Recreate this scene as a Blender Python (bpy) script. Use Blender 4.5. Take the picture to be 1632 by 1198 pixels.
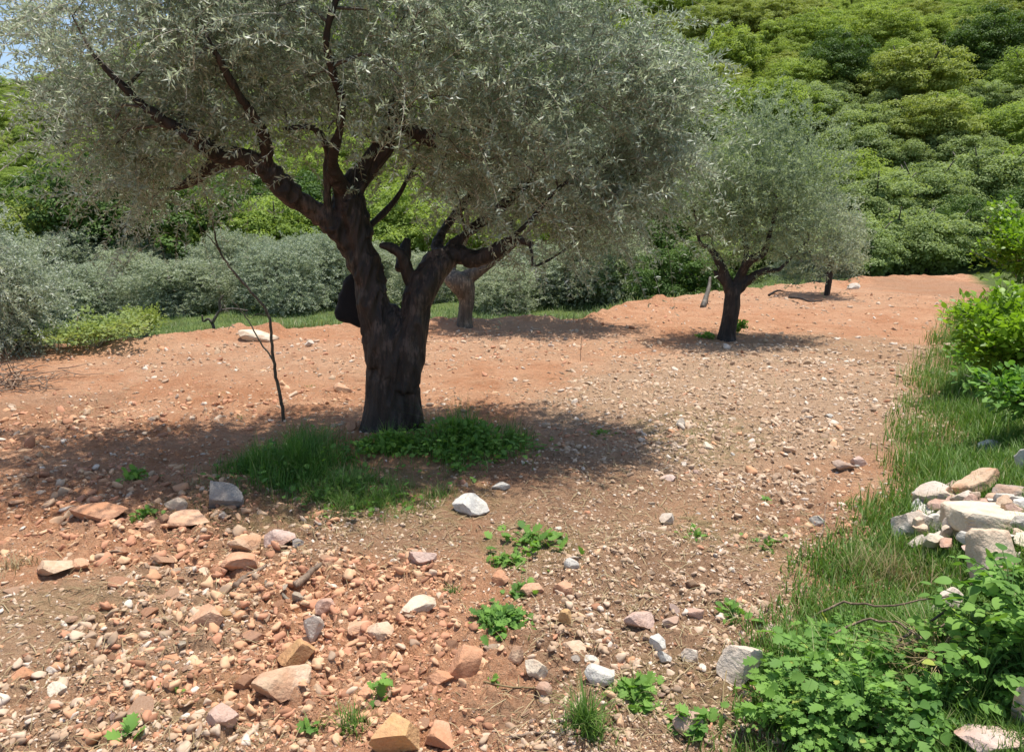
import bpy, bmesh, math, random
import numpy as np
from mathutils import Vector
for o in list(bpy.data.objects): bpy.data.objects.remove(o)
S = bpy.context.scene
C = S.collection
rng = np.random.default_rng(7)
random.seed(7)
R = math.radians
PI = math.pi

# ------------------------------------------------------------------ camera
CAMH = 1.7
PITCH = math.atan(249/1180)
FP = 1180.0
cam = bpy.data.objects.new('camera', bpy.data.cameras.new('camera'))
C.objects.link(cam)
cam.location = (0, 0, CAMH)
cam.rotation_euler = (PI/2 - PITCH, 0, 0)
cam.data.sensor_width = 36
cam.data.lens = 36*FP/1632
cam.data.clip_start = 0.05
cam.data.clip_end = 2000
S.camera = cam
# ------------------------------------------------------------------ sky and sun
SUN_EL, SUN_AZ = R(81), R(60)          # azimuth from +Y towards +X
w = bpy.data.worlds.new('World'); S.world = w; w.use_nodes = True
nt = w.node_tree
sky = nt.nodes.new('ShaderNodeTexSky'); sky.sky_type = 'NISHITA'; sky.sun_disc = False
sky.sun_elevation = SUN_EL; sky.sun_rotation = SUN_AZ
bg = nt.nodes['Background']; bg.inputs['Strength'].default_value = 0.13
nt.links.new(sky.outputs[0], bg.inputs[0])
sun = bpy.data.objects.new('sun', bpy.data.lights.new('sun', 'SUN'))
C.objects.link(sun)
sun.data.energy = 4.6; sun.data.angle = R(0.6); sun.data.color = (1.0, 0.955, 0.88)
sdir = Vector((math.cos(SUN_EL)*math.sin(SUN_AZ), math.cos(SUN_EL)*math.cos(SUN_AZ), math.sin(SUN_EL)))
sun.rotation_euler = sdir.to_track_quat('Z', 'Y').to_euler()
sun.location = (0, 0, 60)
S.view_settings.view_transform = 'Standard'; S.view_settings.look = 'None'
S.view_settings.gamma = 1; S.view_settings.exposure = 0.48
S.view_settings.use_curve_mapping = False
S.cycles.max_bounces = 6; S.cycles.diffuse_bounces = 3; S.cycles.transmission_bounces = 4
S.cycles.transparent_max_bounces = 6

# ------------------------------------------------------------------ numpy noise
def _h(ix, iy, iz, seed):
    n = (ix.astype(np.int64)*374761393 + iy.astype(np.int64)*668265263 + iz.astype(np.int64)*2147483647 + seed*974634777) & 0xffffffff
    n = ((n ^ (n >> 13))*1274126177) & 0xffffffff
    n = ((n ^ (n >> 16))*2246822519) & 0xffffffff
    return ((n ^ (n >> 15)) & 0xffffff)/float(0xffffff)*2-1
def vn2(x, y, seed=0):
    x = np.asarray(x, float); y = np.asarray(y, float)
    ix = np.floor(x); iy = np.floor(y); fx = x-ix; fy = y-iy
    fx = fx*fx*fx*(fx*(fx*6-15)+10); fy = fy*fy*fy*(fy*(fy*6-15)+10); z = np.zeros_like(ix)
    a = _h(ix, iy, z, seed); b = _h(ix+1, iy, z, seed); c = _h(ix, iy+1, z, seed); d = _h(ix+1, iy+1, z, seed)
    return (a*(1-fx)+b*fx)*(1-fy)+(c*(1-fx)+d*fx)*fy
def fb2(x, y, o=3, seed=0):
    s = 0; a = 1; t = 0
    for k in range(o):
        s = s+a*vn2(x*2**k*1.03+k*7.3, y*2**k*.98-k*3.1, seed+k); t += a; a *= .5
    return s/t
def vn3(p, seed=0):
    i = np.floor(p); f = p-i; f = f*f*(3-2*f); r = 0
    for dx in (0, 1):
        for dy in (0, 1):
            for dz in (0, 1):
                wgt = (f[:, 0] if dx else 1-f[:, 0])*(f[:, 1] if dy else 1-f[:, 1])*(f[:, 2] if dz else 1-f[:, 2])
                r = r+wgt*_h(i[:, 0]+dx, i[:, 1]+dy, i[:, 2]+dz, seed)
    return r
def worley(x, y, seed=0):
    """distance to nearest and second nearest jittered cell point"""
    ix = np.floor(x); iy = np.floor(y); d1 = np.full(x.shape, 9.); d2 = np.full(x.shape, 9.); cid = np.zeros(x.shape)
    for dx in (-1, 0, 1):
        for dy in (-1, 0, 1):
            cx = ix+dx; cy = iy+dy; z = np.zeros_like(cx)
            px = cx+.5+.45*_h(cx, cy, z, seed); py = cy+.5+.45*_h(cx, cy, z, seed+1); q = _h(cx, cy, z, seed+2)
            d = np.hypot(px-x, py-y); m = d < d1
            d2 = np.where(m, d1, np.minimum(d2, d)); cid = np.where(m, q, cid); d1 = np.where(m, d, d1)
    return d1, d2, cid
def sm(t): t = np.clip(t, 0, 1); return t*t*(3-2*t)

# ------------------------------------------------------------------ terrain shape
cP, sP = math.cos(PITCH), math.sin(PITCH)
def ray(px, py):
    u = (px-816)/FP; v = (py-599)/FP
    return np.array([u, cP-v*sP, -sP-v*cP])
def flat(px, py, z=0):
    d = ray(px, py); t = (CAMH-z)/-d[2]; return d[0]*t, d[1]*t
EDGE = [flat(*p) for p in [(0, 560), (130, 556), (300, 541), (400, 526), (540, 521), (700, 517), (820, 512), (930, 512), (1000, 486), (1120, 474), (1250, 458), (1400, 446), (1540, 441), (1640, 447)]]
EX = np.array([-30, -14]+[e[0] for e in EDGE]+[40]); EY = np.array([6.5, 8.6]+[e[1] for e in EDGE]+[24])
BANK = [flat(*p) for p in [(1215, 1190), (1310, 1010), (1400, 850), (1450, 770), (1478, 640), (1520, 520), (1560, 460)]]
BY = np.array([0]+[b[1] for b in BANK]+[40]); BX = np.array([.8]+[b[0] for b in BANK]+[22])
TX, TY = flat(622, 700)
def masks(x, y):
    de = y-np.interp(x, EX, EY)-.25*fb2(x*1.1, y*.3, 2, 5)
    bk = x-np.interp(y, BY, BX)-.22*fb2(x*1.7, y*1.7, 2, 9)
    return de, bk
def height(x, y, fine=False):
    x = np.asarray(x, float); y = np.asarray(y, float)
    de, bk = masks(x, y)
    D = np.interp(x, [2, 4.5, 9], [1.35, 1.0, .25])
    z = .05*fb2(x*.45, y*.45, 2, 1)*sm((y-1)/3)
    z = z-D*sm(de/3.2)+.10*np.exp(-((de+.35)/.4)**2)*(1+.8*fb2(x*1.3, y*1.3, 2, 3))
    bank = np.where(y < 16, .32, .2)*sm(bk/1.3)+.25*sm((bk-1.5)/4)
    z = z+bank*sm((20-y)/5)
    z = z+.10*np.exp(-((x-TX)**2+(y-TY)**2)/.45)
    hs = np.interp(x, [-30, 0, 14], [46, 42, 27])
    t = np.clip(y-hs, 0, None)
    sl = np.interp(x/np.maximum(y, 1), [-.75, -.55, -.35, .0], [.25, .32, .44, .5])
    yc = 150.
    t2 = np.clip(yc-hs, 1, None)
    te = np.where(t < t2, t, t2+(t-t2)*-.25)
    z = z+sl*te*te/(te+9)*np.where(te > 0, 1, 0)+np.minimum(t*.05, 2.5)*fb2(x*.035, y*.035, 3, 21)
    z = z+.12*fb2(x*.5, y*.5, 2, 31)*sm(de/3)
    if fine:
        near = np.clip(1-(np.hypot(x, y)-6)/8, .4, 1)
        rub = rubble(x, y)
        field = 1-sm(de/1.0)
        d1, d2, c = worley(x*8.5+.5*fb2(x*6, y*6, 2, 2), y*8.5, 41)
        z = z+field*near*rub*(.034*np.clip((d2-d1)*1.5, 0, 1)*(.35+.65*(c > -.2)) + .014*c)
        d1, d2, c = worley(x*21, y*21+fb2(x*9, y*9, 2, 4), 51)
        z = z+field*near*(.35+.65*rub)*.018*np.clip((d2-d1)*2.2, 0, 1)*(c > -.3)
        z = z+field*near*(.018*fb2(x*4, y*4, 3, 61)+.012*fb2(x*14, y*14, 3, 71)*(.35+.65*rub))
        z = z+field*(.035*fb2(x*.9, y*4.5, 4, 81)+.02*fb2(x*3.5, y*8, 3, 83))*sm((y-5.5)/2)+.09*np.exp(-((de+.3)/.3)**2)*fb2(x*3.2, y*3.2, 3, 85)
        z = z+.010*fb2(x*24, y*24, 2, 91)*near*(.3+.7*rub)
    return z
# colour / roughness zones of the earth, each an ellipse on the ground
def zone(lst, x, y):
    m = np.zeros(np.shape(x))
    for (px, py, rx, ry, s) in lst:
        cx, cy = flat(px, py); a = rx/FP*math.hypot(cx, cy); b = max(.15, (flat(px, py-ry)[1]-flat(px, py+ry)[1])/2)
        q = np.sqrt(((x-cx)/a)**2+((y-cy)/b)**2)+.35*fb2(x*2.2, y*2.2, 3, 13)
        m = np.maximum(m, s*sm((1.25-q)/.5))
    return m
RUB = [(450, 1010, 330, 170, 1), (120, 800, 230, 90, .55), (330, 850, 230, 60, .8), (800, 1060, 260, 130, .6), (60, 1130, 200, 90, .5), (1060, 980, 200, 150, .4), (1250, 820, 130, 70, .35), (90, 690, 170, 50, .5), (330, 640, 220, 30, .3), (1150, 700, 230, 60, .3)]
DULL = [(100, 1010, 260, 110, .8), (60, 1180, 400, 60, .75), (1180, 640, 280, 80, .75), (1330, 560, 200, 28, .75), (1080, 760, 230, 60, .7), (1080, 950, 260, 200, .85), (980, 850, 260, 100, .7), (560, 850, 240, 45, .55), (1150, 1150, 400, 70, .9)]
BROWN = [(1040, 960, 260, 170, .9), (900, 780, 220, 70, .9), (620, 820, 400, 70, .8), (1320, 850, 110, 130, .7), (1050, 1150, 350, 80, .8), (60, 660, 120, 40, .6), (1540, 460, 130, 14, .7)]  # brown soil; the patch at the left edge also paints in a bush's shadow
PALE = [(1200, 600, 260, 60, .8), (1120, 700, 240, 50, .7), (450, 570, 300, 30, .35), (850, 540, 160, 30, .5), (1250, 470, 200, 20, .35), (1000, 640, 180, 50, .55)]
GREENZ = [(1110, 690, 110, 45, .5), (330, 790, 70, 25, .4), (560, 790, 220, 60, .5), (1110, 845, 40, 35, .5), (840, 870, 100, 35, .45), (1150, 1100, 180, 60, .35), (1240, 870, 80, 40, .3), (300, 1120, 90, 30, .3), (100, 960, 140, 30, .2)]
def rubble(x, y): return np.clip(.12+zone(RUB, x, y), 0, 1)
def at(px, py):
    """the point of the ground seen at a pixel of the photo"""
    d = ray(px, py); t = .5; p = np.array([0, 0, CAMH])
    while t < 400:
        q = p+d*t
        if q[2] < float(height(q[0], q[1])): break
        t *= 1.012
    lo, hi = t/1.012, t
    for _ in range(14):
        mid = (lo+hi)/2; q = p+d*mid
        if q[2] < float(height(q[0], q[1])): hi = mid
        else: lo = mid
    q = p+d*hi
    return Vector((q[0], q[1], float(height(q[0], q[1]))))
def P(px, py, Y):
    d = ray(px, py); t = Y/d[1]; return np.array([d[0]*t, Y, CAMH+d[2]*t])

# ------------------------------------------------------------------ objects and tags
def tag(o, label=None, cat=None, group=None, kind=None):
    if label: o['label'] = label
    if cat: o['category'] = cat
    if group: o['group'] = group
    if kind: o['kind'] = kind
    return o
def empty(name, loc=(0, 0, 0), label=None, cat=None, group=None):
    o = bpy.data.objects.new(name, None); C.objects.link(o); o.location = loc; o.empty_display_size = .1
    return tag(o, label, cat, group)
def mesh_np(name, V, F, tone=None, mat=None, smooth=False):
    """F: (m,k) array or list of such arrays"""
    if not isinstance(F, list): F = [F]
    me = bpy.data.meshes.new(name)
    V = np.asarray(V, np.float32)
    me.vertices.add(len(V)); me.vertices.foreach_set('co', V.ravel())
    nl = sum(f.size for f in F); nf = sum(len(f) for f in F)
    me.loops.add(nl); me.polygons.add(nf)
    me.loops.foreach_set('vertex_index', np.concatenate([f.ravel() for f in F]).astype(np.int32))
    ks = np.concatenate([np.full(len(f), f.shape[1]) for f in F])
    st = np.concatenate([[0], np.cumsum(ks)[:-1]]).astype(np.int32)
    me.polygons.foreach_set('loop_start', st)
    if smooth: me.polygons.foreach_set('use_smooth', np.ones(nf, bool))
    me.update(calc_edges=True)
    if tone is not None:
        a = me.attributes.new('tone', 'FLOAT', 'FACE'); a.data.foreach_set('value', np.asarray(tone, np.float32))
    if mat: me.materials.append(mat)
    return me
def link(name, me, parent=None, loc=None):
    o = bpy.data.objects.new(name, me); C.objects.link(o)
    if parent: o.parent = parent
    if loc is not None: o.location = loc
    return o
def copy_thing(o, loc, rz=0, sc=1):
    c = o.copy(); C.objects.link(c); c.location = loc; c.rotation_euler = (0, 0, rz)
    c.scale = sc if hasattr(sc, '__len__') else (sc, sc, sc)
    for ch in o.children:
        k = ch.copy(); C.objects.link(k); k.parent = c
    return c
def unit(v): return v/np.maximum(np.linalg.norm(v, axis=-1, keepdims=True), 1e-9)
def rvec(n): return unit(rng.normal(size=(n, 3)))
def frames(d, up=None):
    """matrices (n,3,3) whose columns are x=side, y=dir, z=normal"""
    d = unit(d); up = rvec(len(d)) if up is None else up
    s = unit(np.cross(d, up)); n = np.cross(s, d)
    return np.stack([s, d, n], axis=2)
def scatter(tv, tf, pos, M, sc, tone=None):
    """copy a template (k,3 verts; m,q faces) to n places as arrays"""
    n = len(pos); sc = np.asarray(sc, float)
    if sc.ndim == 1: sc = np.repeat(sc[:, None], 3, 1)
    L = tv[None]*sc[:, None, :]
    V = np.einsum('nij,nkj->nki', M, L)+pos[:, None]
    fs = [(f[None]+(np.arange(n)*len(tv))[:, None, None]).reshape(-1, f.shape[1]) for f in (tf if isinstance(tf, list) else [tf])]
    tn = None if tone is None else np.concatenate([np.repeat(tone, len(f)) for f in (tf if isinstance(tf, list) else [tf])])
    return V.reshape(-1, 3), fs, tn
class Pile:
    def __init__(s): s.V = []; s.F = {}; s.T = {}; s.n = 0
    def add(s, V, F, T=None):
        if not isinstance(F, list): F = [F]
        k0 = 0
        for f in F:
            k = f.shape[1]; s.F.setdefault(k, []).append(f+s.n)
            s.T.setdefault(k, []).append(np.zeros(len(f)) if T is None else T[k0:k0+len(f)]); k0 += len(f)
        s.V.append(V); s.n += len(V)
    def mesh(s, name, mat, smooth=False):
        ks = sorted(s.F); F = [np.concatenate(s.F[k]) for k in ks]; T = np.concatenate([np.concatenate(s.T[k]) for k in ks])
        return mesh_np(name, np.concatenate(s.V), F, T, mat, smooth)
def tube(pts, rad, sides=6, cap=True):
    pts = np.asarray(pts, float); n = len(pts); rad = np.broadcast_to(rad, n)
    d = unit(np.gradient(pts, axis=0)); ref = np.array([.3, .9, .2]) if abs(d[0][2]) > .8 else np.array([0, 0, 1.])
    s = unit(np.cross(d, ref)); t = np.cross(d, s)
    a = np.arange(sides)*2*PI/sides
    V = (pts[:, None]+rad[:, None, None]*(np.cos(a)[None, :, None]*s[:, None]+np.sin(a)[None, :, None]*t[:, None])).reshape(-1, 3)
    F = []
    for i in range(n-1):
        j = np.arange(sides); k = (j+1) % sides
        F.append(np.stack([i*sides+j, i*sides+k, (i+1)*sides+k, (i+1)*sides+j], 1))
    F = [np.concatenate(F)]
    if cap:
        V = np.vstack([V, pts[0], pts[-1]]); j = np.arange(sides); k = (j+1) % sides
        F.append(np.concatenate([np.stack([k, j, np.full(sides, n*sides)], 1), np.stack([(n-1)*sides+j, (n-1)*sides+k, np.full(sides, n*sides+1)], 1)]))
    return V, F
def spline(pts, m=8):
    pts = np.asarray(pts, float); n = len(pts)
    e = np.vstack([2*pts[0]-pts[1], pts, 2*pts[-1]-pts[-2]]); out = []
    for i in range(n-1):
        p0, p1, p2, p3 = e[i:i+4]
        for t in np.arange(m)/m:
            out.append(.5*((2*p1)+(-p0+p2)*t+(2*p0-5*p1+4*p2-p3)*t*t+(-p0+3*p1-3*p2+p3)*t**3))
    out.append(pts[-1]); return np.array(out)

# ------------------------------------------------------------------ materials
def newmat(name):
    m = bpy.data.materials.new(name); m.use_nodes = True
    n = m.node_tree.nodes; n.clear()
    out = n.new('ShaderNodeOutputMaterial'); return m, m.node_tree, out
def N(nt, t, **k):
    n = nt.nodes.new(t)
    for a, b in k.items():
        if a.startswith('i_'): n.inputs[a[2:].replace('_', ' ')].default_value = b
        else: setattr(n, a, b)
    return n
def mix(nt, fac, a, b, bt='MIX'):
    n = nt.nodes.new('ShaderNodeMix'); n.data_type = 'RGBA'; n.blend_type = bt
    for s, v in ((n.inputs[0], fac), (n.inputs[6], a), (n.inputs[7], b)):
        if hasattr(v, 'node'): nt.links.new(v, s)
        else: s.default_value = (*v, 1) if isinstance(v, tuple) and len(v) == 3 else v
    return n.outputs[2]
def maprange(nt, v, a, b, c=0, d=1):
    n = nt.nodes.new('ShaderNodeMapRange'); nt.links.new(v, n.inputs[0])
    for i, q in zip((1, 2, 3, 4), (a, b, c, d)): n.inputs[i].default_value = q
    return n.outputs[0]
def noise(nt, co, scale, det=4, rough=.6, dist=0):
    n = N(nt, 'ShaderNodeTexNoise'); n.inputs['Scale'].default_value = scale; n.inputs['Detail'].default_value = det
    n.inputs['Roughness'].default_value = rough; n.inputs['Distortion'].default_value = dist
    nt.links.new(co, n.inputs['Vector']); return n.outputs[0]
def mul(nt, a, k):
    n = N(nt, 'ShaderNodeMath', operation='MULTIPLY'); nt.links.new(a, n.inputs[0])
    if hasattr(k, 'node'): nt.links.new(k, n.inputs[1])
    else: n.inputs[1].default_value = k
    return n.outputs[0]
def leaf_mat(name, dark, light, transl=.3, rough=.5, warm=(1.25, 1.25, .7), spec=.3, third=None):
    m, nt, out = newmat(name)
    at_ = N(nt, 'ShaderNodeAttribute', attribute_name='tone')
    oi = N(nt, 'ShaderNodeObjectInfo')
    col = mix(nt, at_.outputs['Fac'], dark, light)
    if third: col = mix(nt, maprange(nt, at_.outputs['Fac'], .93, .97), col, third)
    col = mix(nt, maprange(nt, oi.outputs['Random'], 0, 1, 0, .4), col, tuple(c*k for c, k in zip(light, (1.02, .95, .8))))
    p = N(nt, 'ShaderNodeBsdfPrincipled'); nt.links.new(col, p.inputs['Base Color'])
    p.inputs['Roughness'].default_value = rough; p.inputs['Specular IOR Level'].default_value = spec
    t = N(nt, 'ShaderNodeBsdfTranslucent'); nt.links.new(mix(nt, 1.0, col, (*warm, 1), 'MULTIPLY'), t.inputs[0])
    s = N(nt, 'ShaderNodeMixShader'); s.inputs[0].default_value = transl
    nt.links.new(p.outputs[0], s.inputs[1]); nt.links.new(t.outputs[0], s.inputs[2]); nt.links.new(s.outputs[0], out.inputs[0])
    return m
def bark_mat(name, a, b, sx=14, bump=.6):
    m, nt, out = newmat(name)
    tc = N(nt, 'ShaderNodeTexCoord'); mp = N(nt, 'ShaderNodeMapping'); mp.inputs['Scale'].default_value = (1, 1, .22)
    nt.links.new(tc.outputs['Object'], mp.inputs[0])
    n1 = noise(nt, mp.outputs[0], sx, 6, .65, .6); n2 = noise(nt, tc.outputs['Object'], 5, 3)
    c = mix(nt, maprange(nt, n1, .35, .65), a, b)
    c = mix(nt, maprange(nt, mul(nt, n2, noise(nt, mp.outputs[0], sx*3, 5, .7)), .27, .36, 0, .8), c, tuple(min(1, q*2.2+.01) for q in b))
    p = N(nt, 'ShaderNodeBsdfPrincipled'); p.inputs['Roughness'].default_value = .62; p.inputs['Specular IOR Level'].default_value = .4
    nt.links.new(c, p.inputs['Base Color'])
    bp = N(nt, 'ShaderNodeBump'); bp.inputs['Strength'].default_value = bump; bp.inputs['Distance'].default_value = .02
    nt.links.new(n1, bp.inputs['Height']); nt.links.new(bp.outputs[0], p.inputs['Normal']); nt.links.new(p.outputs[0], out.inputs[0])
    return m
def stone_mat(name, a, b, stain=(.46, .21, .10), st=.35, use_tone=False):
    m, nt, out = newmat(name)
    tc = N(nt, 'ShaderNodeTexCoord'); oi = N(nt, 'ShaderNodeObjectInfo')
    ad = N(nt, 'ShaderNodeVectorMath', operation='ADD'); nt.links.new(tc.outputs['Object'], ad.inputs[0]); nt.links.new(oi.outputs['Location'], ad.inputs[1])
    v = ad.outputs[0]
    n1 = noise(nt, v, 18, 5, .65); n2 = noise(nt, v, 60, 4, .6); n3 = noise(nt, v, 9, 3, .6)
    c = mix(nt, maprange(nt, n1, .38, .62), a, b)
    c = mix(nt, maprange(nt, n3, .48, .62, 0, st*2), c, stain)
    c = mix(nt, maprange(nt, n2, .3, .7, .0, .35), c, tuple(q*.45 for q in a))
    c = mix(nt, maprange(nt, oi.outputs['Random'], 0, 1, .0, .4), c, tuple(q*.95 for q in stain))
    p = N(nt, 'ShaderNodeBsdfPrincipled'); p.inputs['Roughness'].default_value = .9; p.inputs['Specular IOR Level'].default_value = .2
    nt.links.new(c, p.inputs['Base Color'])
    bp = N(nt, 'ShaderNodeBump'); bp.inputs['Strength'].default_value = .8; bp.inputs['Distance'].default_value = .012
    nt.links.new(n2, bp.inputs['Height']); nt.links.new(bp.outputs[0], p.inputs['Normal']); nt.links.new(p.outputs[0], out.inputs[0])
    return m
def ramp_mat(name, stops, rough=.9):
    """colour per face picked by tone, with mottling"""
    m, nt, out = newmat(name)
    at_ = N(nt, 'ShaderNodeAttribute', attribute_name='tone'); cr = N(nt, 'ShaderNodeValToRGB')
    cr.color_ramp.interpolation = 'CONSTANT'
    while len(cr.color_ramp.elements) < len(stops): cr.color_ramp.elements.new(.5)
    for e, (p_, c) in zip(cr.color_ramp.elements, stops): e.position = p_; e.color = (*c, 1)
    nt.links.new(at_.outputs['Fac'], cr.inputs[0])
    tc = N(nt, 'ShaderNodeTexCoord'); n2 = noise(nt, tc.outputs['Object'], 45, 4)
    c = mix(nt, maprange(nt, n2, .4, .75, 0, .4), cr.outputs[0], (.40, .20, .11))
    p = N(nt, 'ShaderNodeBsdfPrincipled'); p.inputs['Roughness'].default_value = rough; p.inputs['Specular IOR Level'].default_value = .2
    nt.links.new(c, p.inputs['Base Color']); nt.links.new(p.outputs[0], out.inputs[0]); return m
def plain_mat(name, c, rough=.8):
    m, nt, out = newmat(name); p = N(nt, 'ShaderNodeBsdfPrincipled')
    tc = N(nt, 'ShaderNodeTexCoord'); n = noise(nt, tc.outputs['Object'], 25, 4)
    nt.links.new(mix(nt, maprange(nt, n, .3, .7), c, tuple(q*.6 for q in c)), p.inputs['Base Color'])
    p.inputs['Roughness'].default_value = rough; nt.links.new(p.outputs[0], out.inputs[0]); return m

M_OL = leaf_mat('olive_leaf', (.17, .215, .15), (.50, .56, .46), .46, .42, (1.0, 1.1, .9), .5, (.72, .76, .68))
M_OLS = leaf_mat('olive_leaf_silver', (.25, .29, .21), (.52, .57, .47), .4, .42, (1.0, 1.1, .8), .5, (.75, .78, .7))
M_OL2 = leaf_mat('olive_leaf_dusty', (.18, .235, .145), (.42, .49, .35), .45, .55, (1.1, 1.15, .7))
M_OLG = leaf_mat('olive_leaf_grove', (.24, .28, .19), (.47, .52, .39), .38, .55, (1.05, 1.1, .8))
M_HILL = leaf_mat('hill_leaf', (.155, .23, .045), (.345, .45, .11), .46, .6, spec=.2)
M_HILLD = leaf_mat('hill_leaf_dark', (.04, .085, .02), (.12, .20, .045), .3, .6, spec=.2)  # dark species, its green kept low to give the wood's hollow its shade
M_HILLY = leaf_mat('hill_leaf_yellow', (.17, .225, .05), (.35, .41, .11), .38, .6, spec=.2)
M_SCRUB = leaf_mat('scrub_leaf', (.155, .215, .075), (.33, .42, .17), .42, .6, spec=.2)
M_BUSH = leaf_mat('bush_leaf', (.10, .19, .02), (.27, .42, .05), .4, .45, (1.3, 1.4, .5))
M_WEED = leaf_mat('weed_leaf', (.06, .15, .035), (.24, .42, .09), .36, .6, (1.3, 1.4, .5), .2, (.42, .45, .10))
M_GRASS = leaf_mat('grass_blade', (.06, .135, .025), (.17, .29, .06), .3, .5, (1.2, 1.3, .6), .3, (.45, .42, .22))
M_MEAD = leaf_mat('meadow_blade', (.12, .18, .07), (.24, .33, .14), .3, .6, (1.1, 1.2, .7), .2, (.45, .44, .28))
M_SHADEG = leaf_mat('lush_grass_blade', (.035, .11, .018), (.16, .31, .055), .35, .45, (1.2, 1.3, .5), .3, (.30, .36, .14))
M_DRY = leaf_mat('dry_straw', (.22, .16, .08), (.45, .36, .21), .15, .7)
M_BARK = bark_mat('olive_bark', (.007, .005, .004), (.036, .024, .018), 16, 1.0)
M_BARKG = bark_mat('grey_bark', (.035, .028, .02), (.12, .098, .072), 18)
M_TWIG = bark_mat('twig_bark', (.16, .14, .10), (.36, .33, .25), 30, .3)
M_STICK = bark_mat('dead_wood', (.10, .065, .045), (.26, .18, .12), 30, .6)
M_BLACK = plain_mat('black_cloth', (.006, .006, .008), .9)

# ------------------------------------------------------------------ GROUND
def build_ground():
    r = np.concatenate([[.02, .4, .8], np.exp(np.linspace(math.log(1.1), math.log(26), 760)), np.exp(np.linspace(math.log(26.5), math.log(420), 150))])
    a = np.concatenate([np.linspace(-PI, -R(46), 60)[:-1], np.linspace(-R(46), R(46), 760), np.linspace(R(46), PI, 60)[1:]])
    RR, AA = np.meshgrid(r, a, indexing='ij')
    x = (RR*np.sin(AA)).ravel(); y = (RR*np.cos(AA)).ravel()
    z = height(x, y, True)
    nr, na = RR.shape
    i = np.arange(nr-1)[:, None]*na; j = np.arange(na-1)[None]
    F = np.stack([(i+j), (i+j+1), (i+na+j+1), (i+na+j)], -1).reshape(-1, 4)[:, ::-1]
    me = mesh_np('ground', np.stack([x, y, z], 1), F, None, None, True)
    de, bk = masks(x, y)
    veg = np.clip(sm((de-.1)/.5)+sm(bk/.5)*(y < 24), 0, 1)
    for nm, v in (('dull', zone(DULL, x, y)), ('brown', zone(BROWN, x, y)), ('pale', zone(PALE, x, y)), ('green', np.clip(zone(GREENZ, x, y), 0, 1)), ('veg', veg)):
        at_ = me.attributes.new(nm, 'FLOAT', 'POINT'); at_.data.foreach_set('value', np.asarray(v, np.float32))
    m, nt, out = newmat('red_earth')
    tc = N(nt, 'ShaderNodeTexCoord'); co = tc.outputs['Object']
    A = lambda n: N(nt, 'ShaderNodeAttribute', attribute_name=n).outputs['Fac']
    n1 = noise(nt, co, 1.3, 6, .65, .4); n2 = noise(nt, co, 14, 6, .7, .3); n3 = noise(nt, co, 70, 5, .7)
    col = mix(nt, maprange(nt, n1, .38, .62), (.50, .232, .117), (.61, .335, .193))
    col = mix(nt, mul(nt, A('dull'), maprange(nt, n2, .3, .6, .55, 1)), col, (.40, .275, .17))
    col = mix(nt, mul(nt, A('brown'), maprange(nt, n1, .35, .6, .5, .9)), col, (.32, .185, .11))
    col = mix(nt, mul(nt, A('pale'), maprange(nt, n2, .35, .6, .4, 1)), col, (.55, .38, .25))
    col = mix(nt, mul(nt, A('green'), maprange(nt, n2, .42, .58, 0, 1)), col, (.16, .20, .06))
    col = mix(nt, maprange(nt, n2, .5, .75, 0, .6), col, (.27, .12, .065))
    col = mix(nt, maprange(nt, n3, .5, .7, 0, .6), col, (.60, .43, .28))
    vo = N(nt, 'ShaderNodeTexVoronoi', i_Scale=38.0); nt.links.new(co, vo.inputs['Vector'])
    vo2 = N(nt, 'ShaderNodeSeparateColor'); nt.links.new(vo.outputs['Color'], vo2.inputs[0])
    peb = mul(nt, maprange(nt, vo.outputs['Distance'], .30, .24), maprange(nt, vo2.outputs[0], .80, .82))
    peb = mul(nt, peb, maprange(nt, n1, .4, .6, .25, .9))
    col = mix(nt, peb, col, mix(nt, vo2.outputs[1], (.62, .50, .40), (.48, .26, .16)))
    col = mix(nt, A('veg'), col, mix(nt, maprange(nt, n1, .35, .6), (.085, .11, .035), (.14, .19, .05)))
    p = N(nt, 'ShaderNodeBsdfPrincipled'); p.inputs['Roughness'].default_value = .95; p.inputs['Specular IOR Level'].default_value = .15
    nt.links.new(col, p.inputs['Base Color'])
    mp = N(nt, 'ShaderNodeMapping'); mp.inputs['Scale'].default_value = (1.6, 7, 1); nt.links.new(co, mp.inputs[0])
    n4 = noise(nt, mp.outputs[0], 2.2, 7, .72, .5)
    b0 = N(nt, 'ShaderNodeBump'); b0.inputs['Strength'].default_value = .8; b0.inputs['Distance'].default_value = .10; nt.links.new(n4, b0.inputs['Height'])
    b1 = N(nt, 'ShaderNodeBump'); nt.links.new(b0.outputs[0], b1.inputs['Normal']); b1.inputs['Strength'].default_value = .9; b1.inputs['Distance'].default_value = .06; nt.links.new(n2, b1.inputs['Height'])
    b2 = N(nt, 'ShaderNodeBump'); b2.inputs['Strength'].default_value = .9; b2.inputs['Distance'].default_value = .016; nt.links.new(n3, b2.inputs['Height'])
    nt.links.new(b1.outputs[0], b2.inputs['Normal'])
    b3 = N(nt, 'ShaderNodeBump'); b3.inputs['Strength'].default_value = .8; b3.inputs['Distance'].default_value = .010; nt.links.new(peb, b3.inputs['Height'])
    nt.links.new(b2.outputs[0], b3.inputs['Normal'])
    nt.links.new(b3.outputs[0], p.inputs['Normal']); nt.links.new(p.outputs[0], out.inputs[0])
    me.materials.append(m)
    tag(link('ground', me), 'red earth field with stony patches rising to a green hillside', None, None, 'structure')
build_ground()

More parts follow.
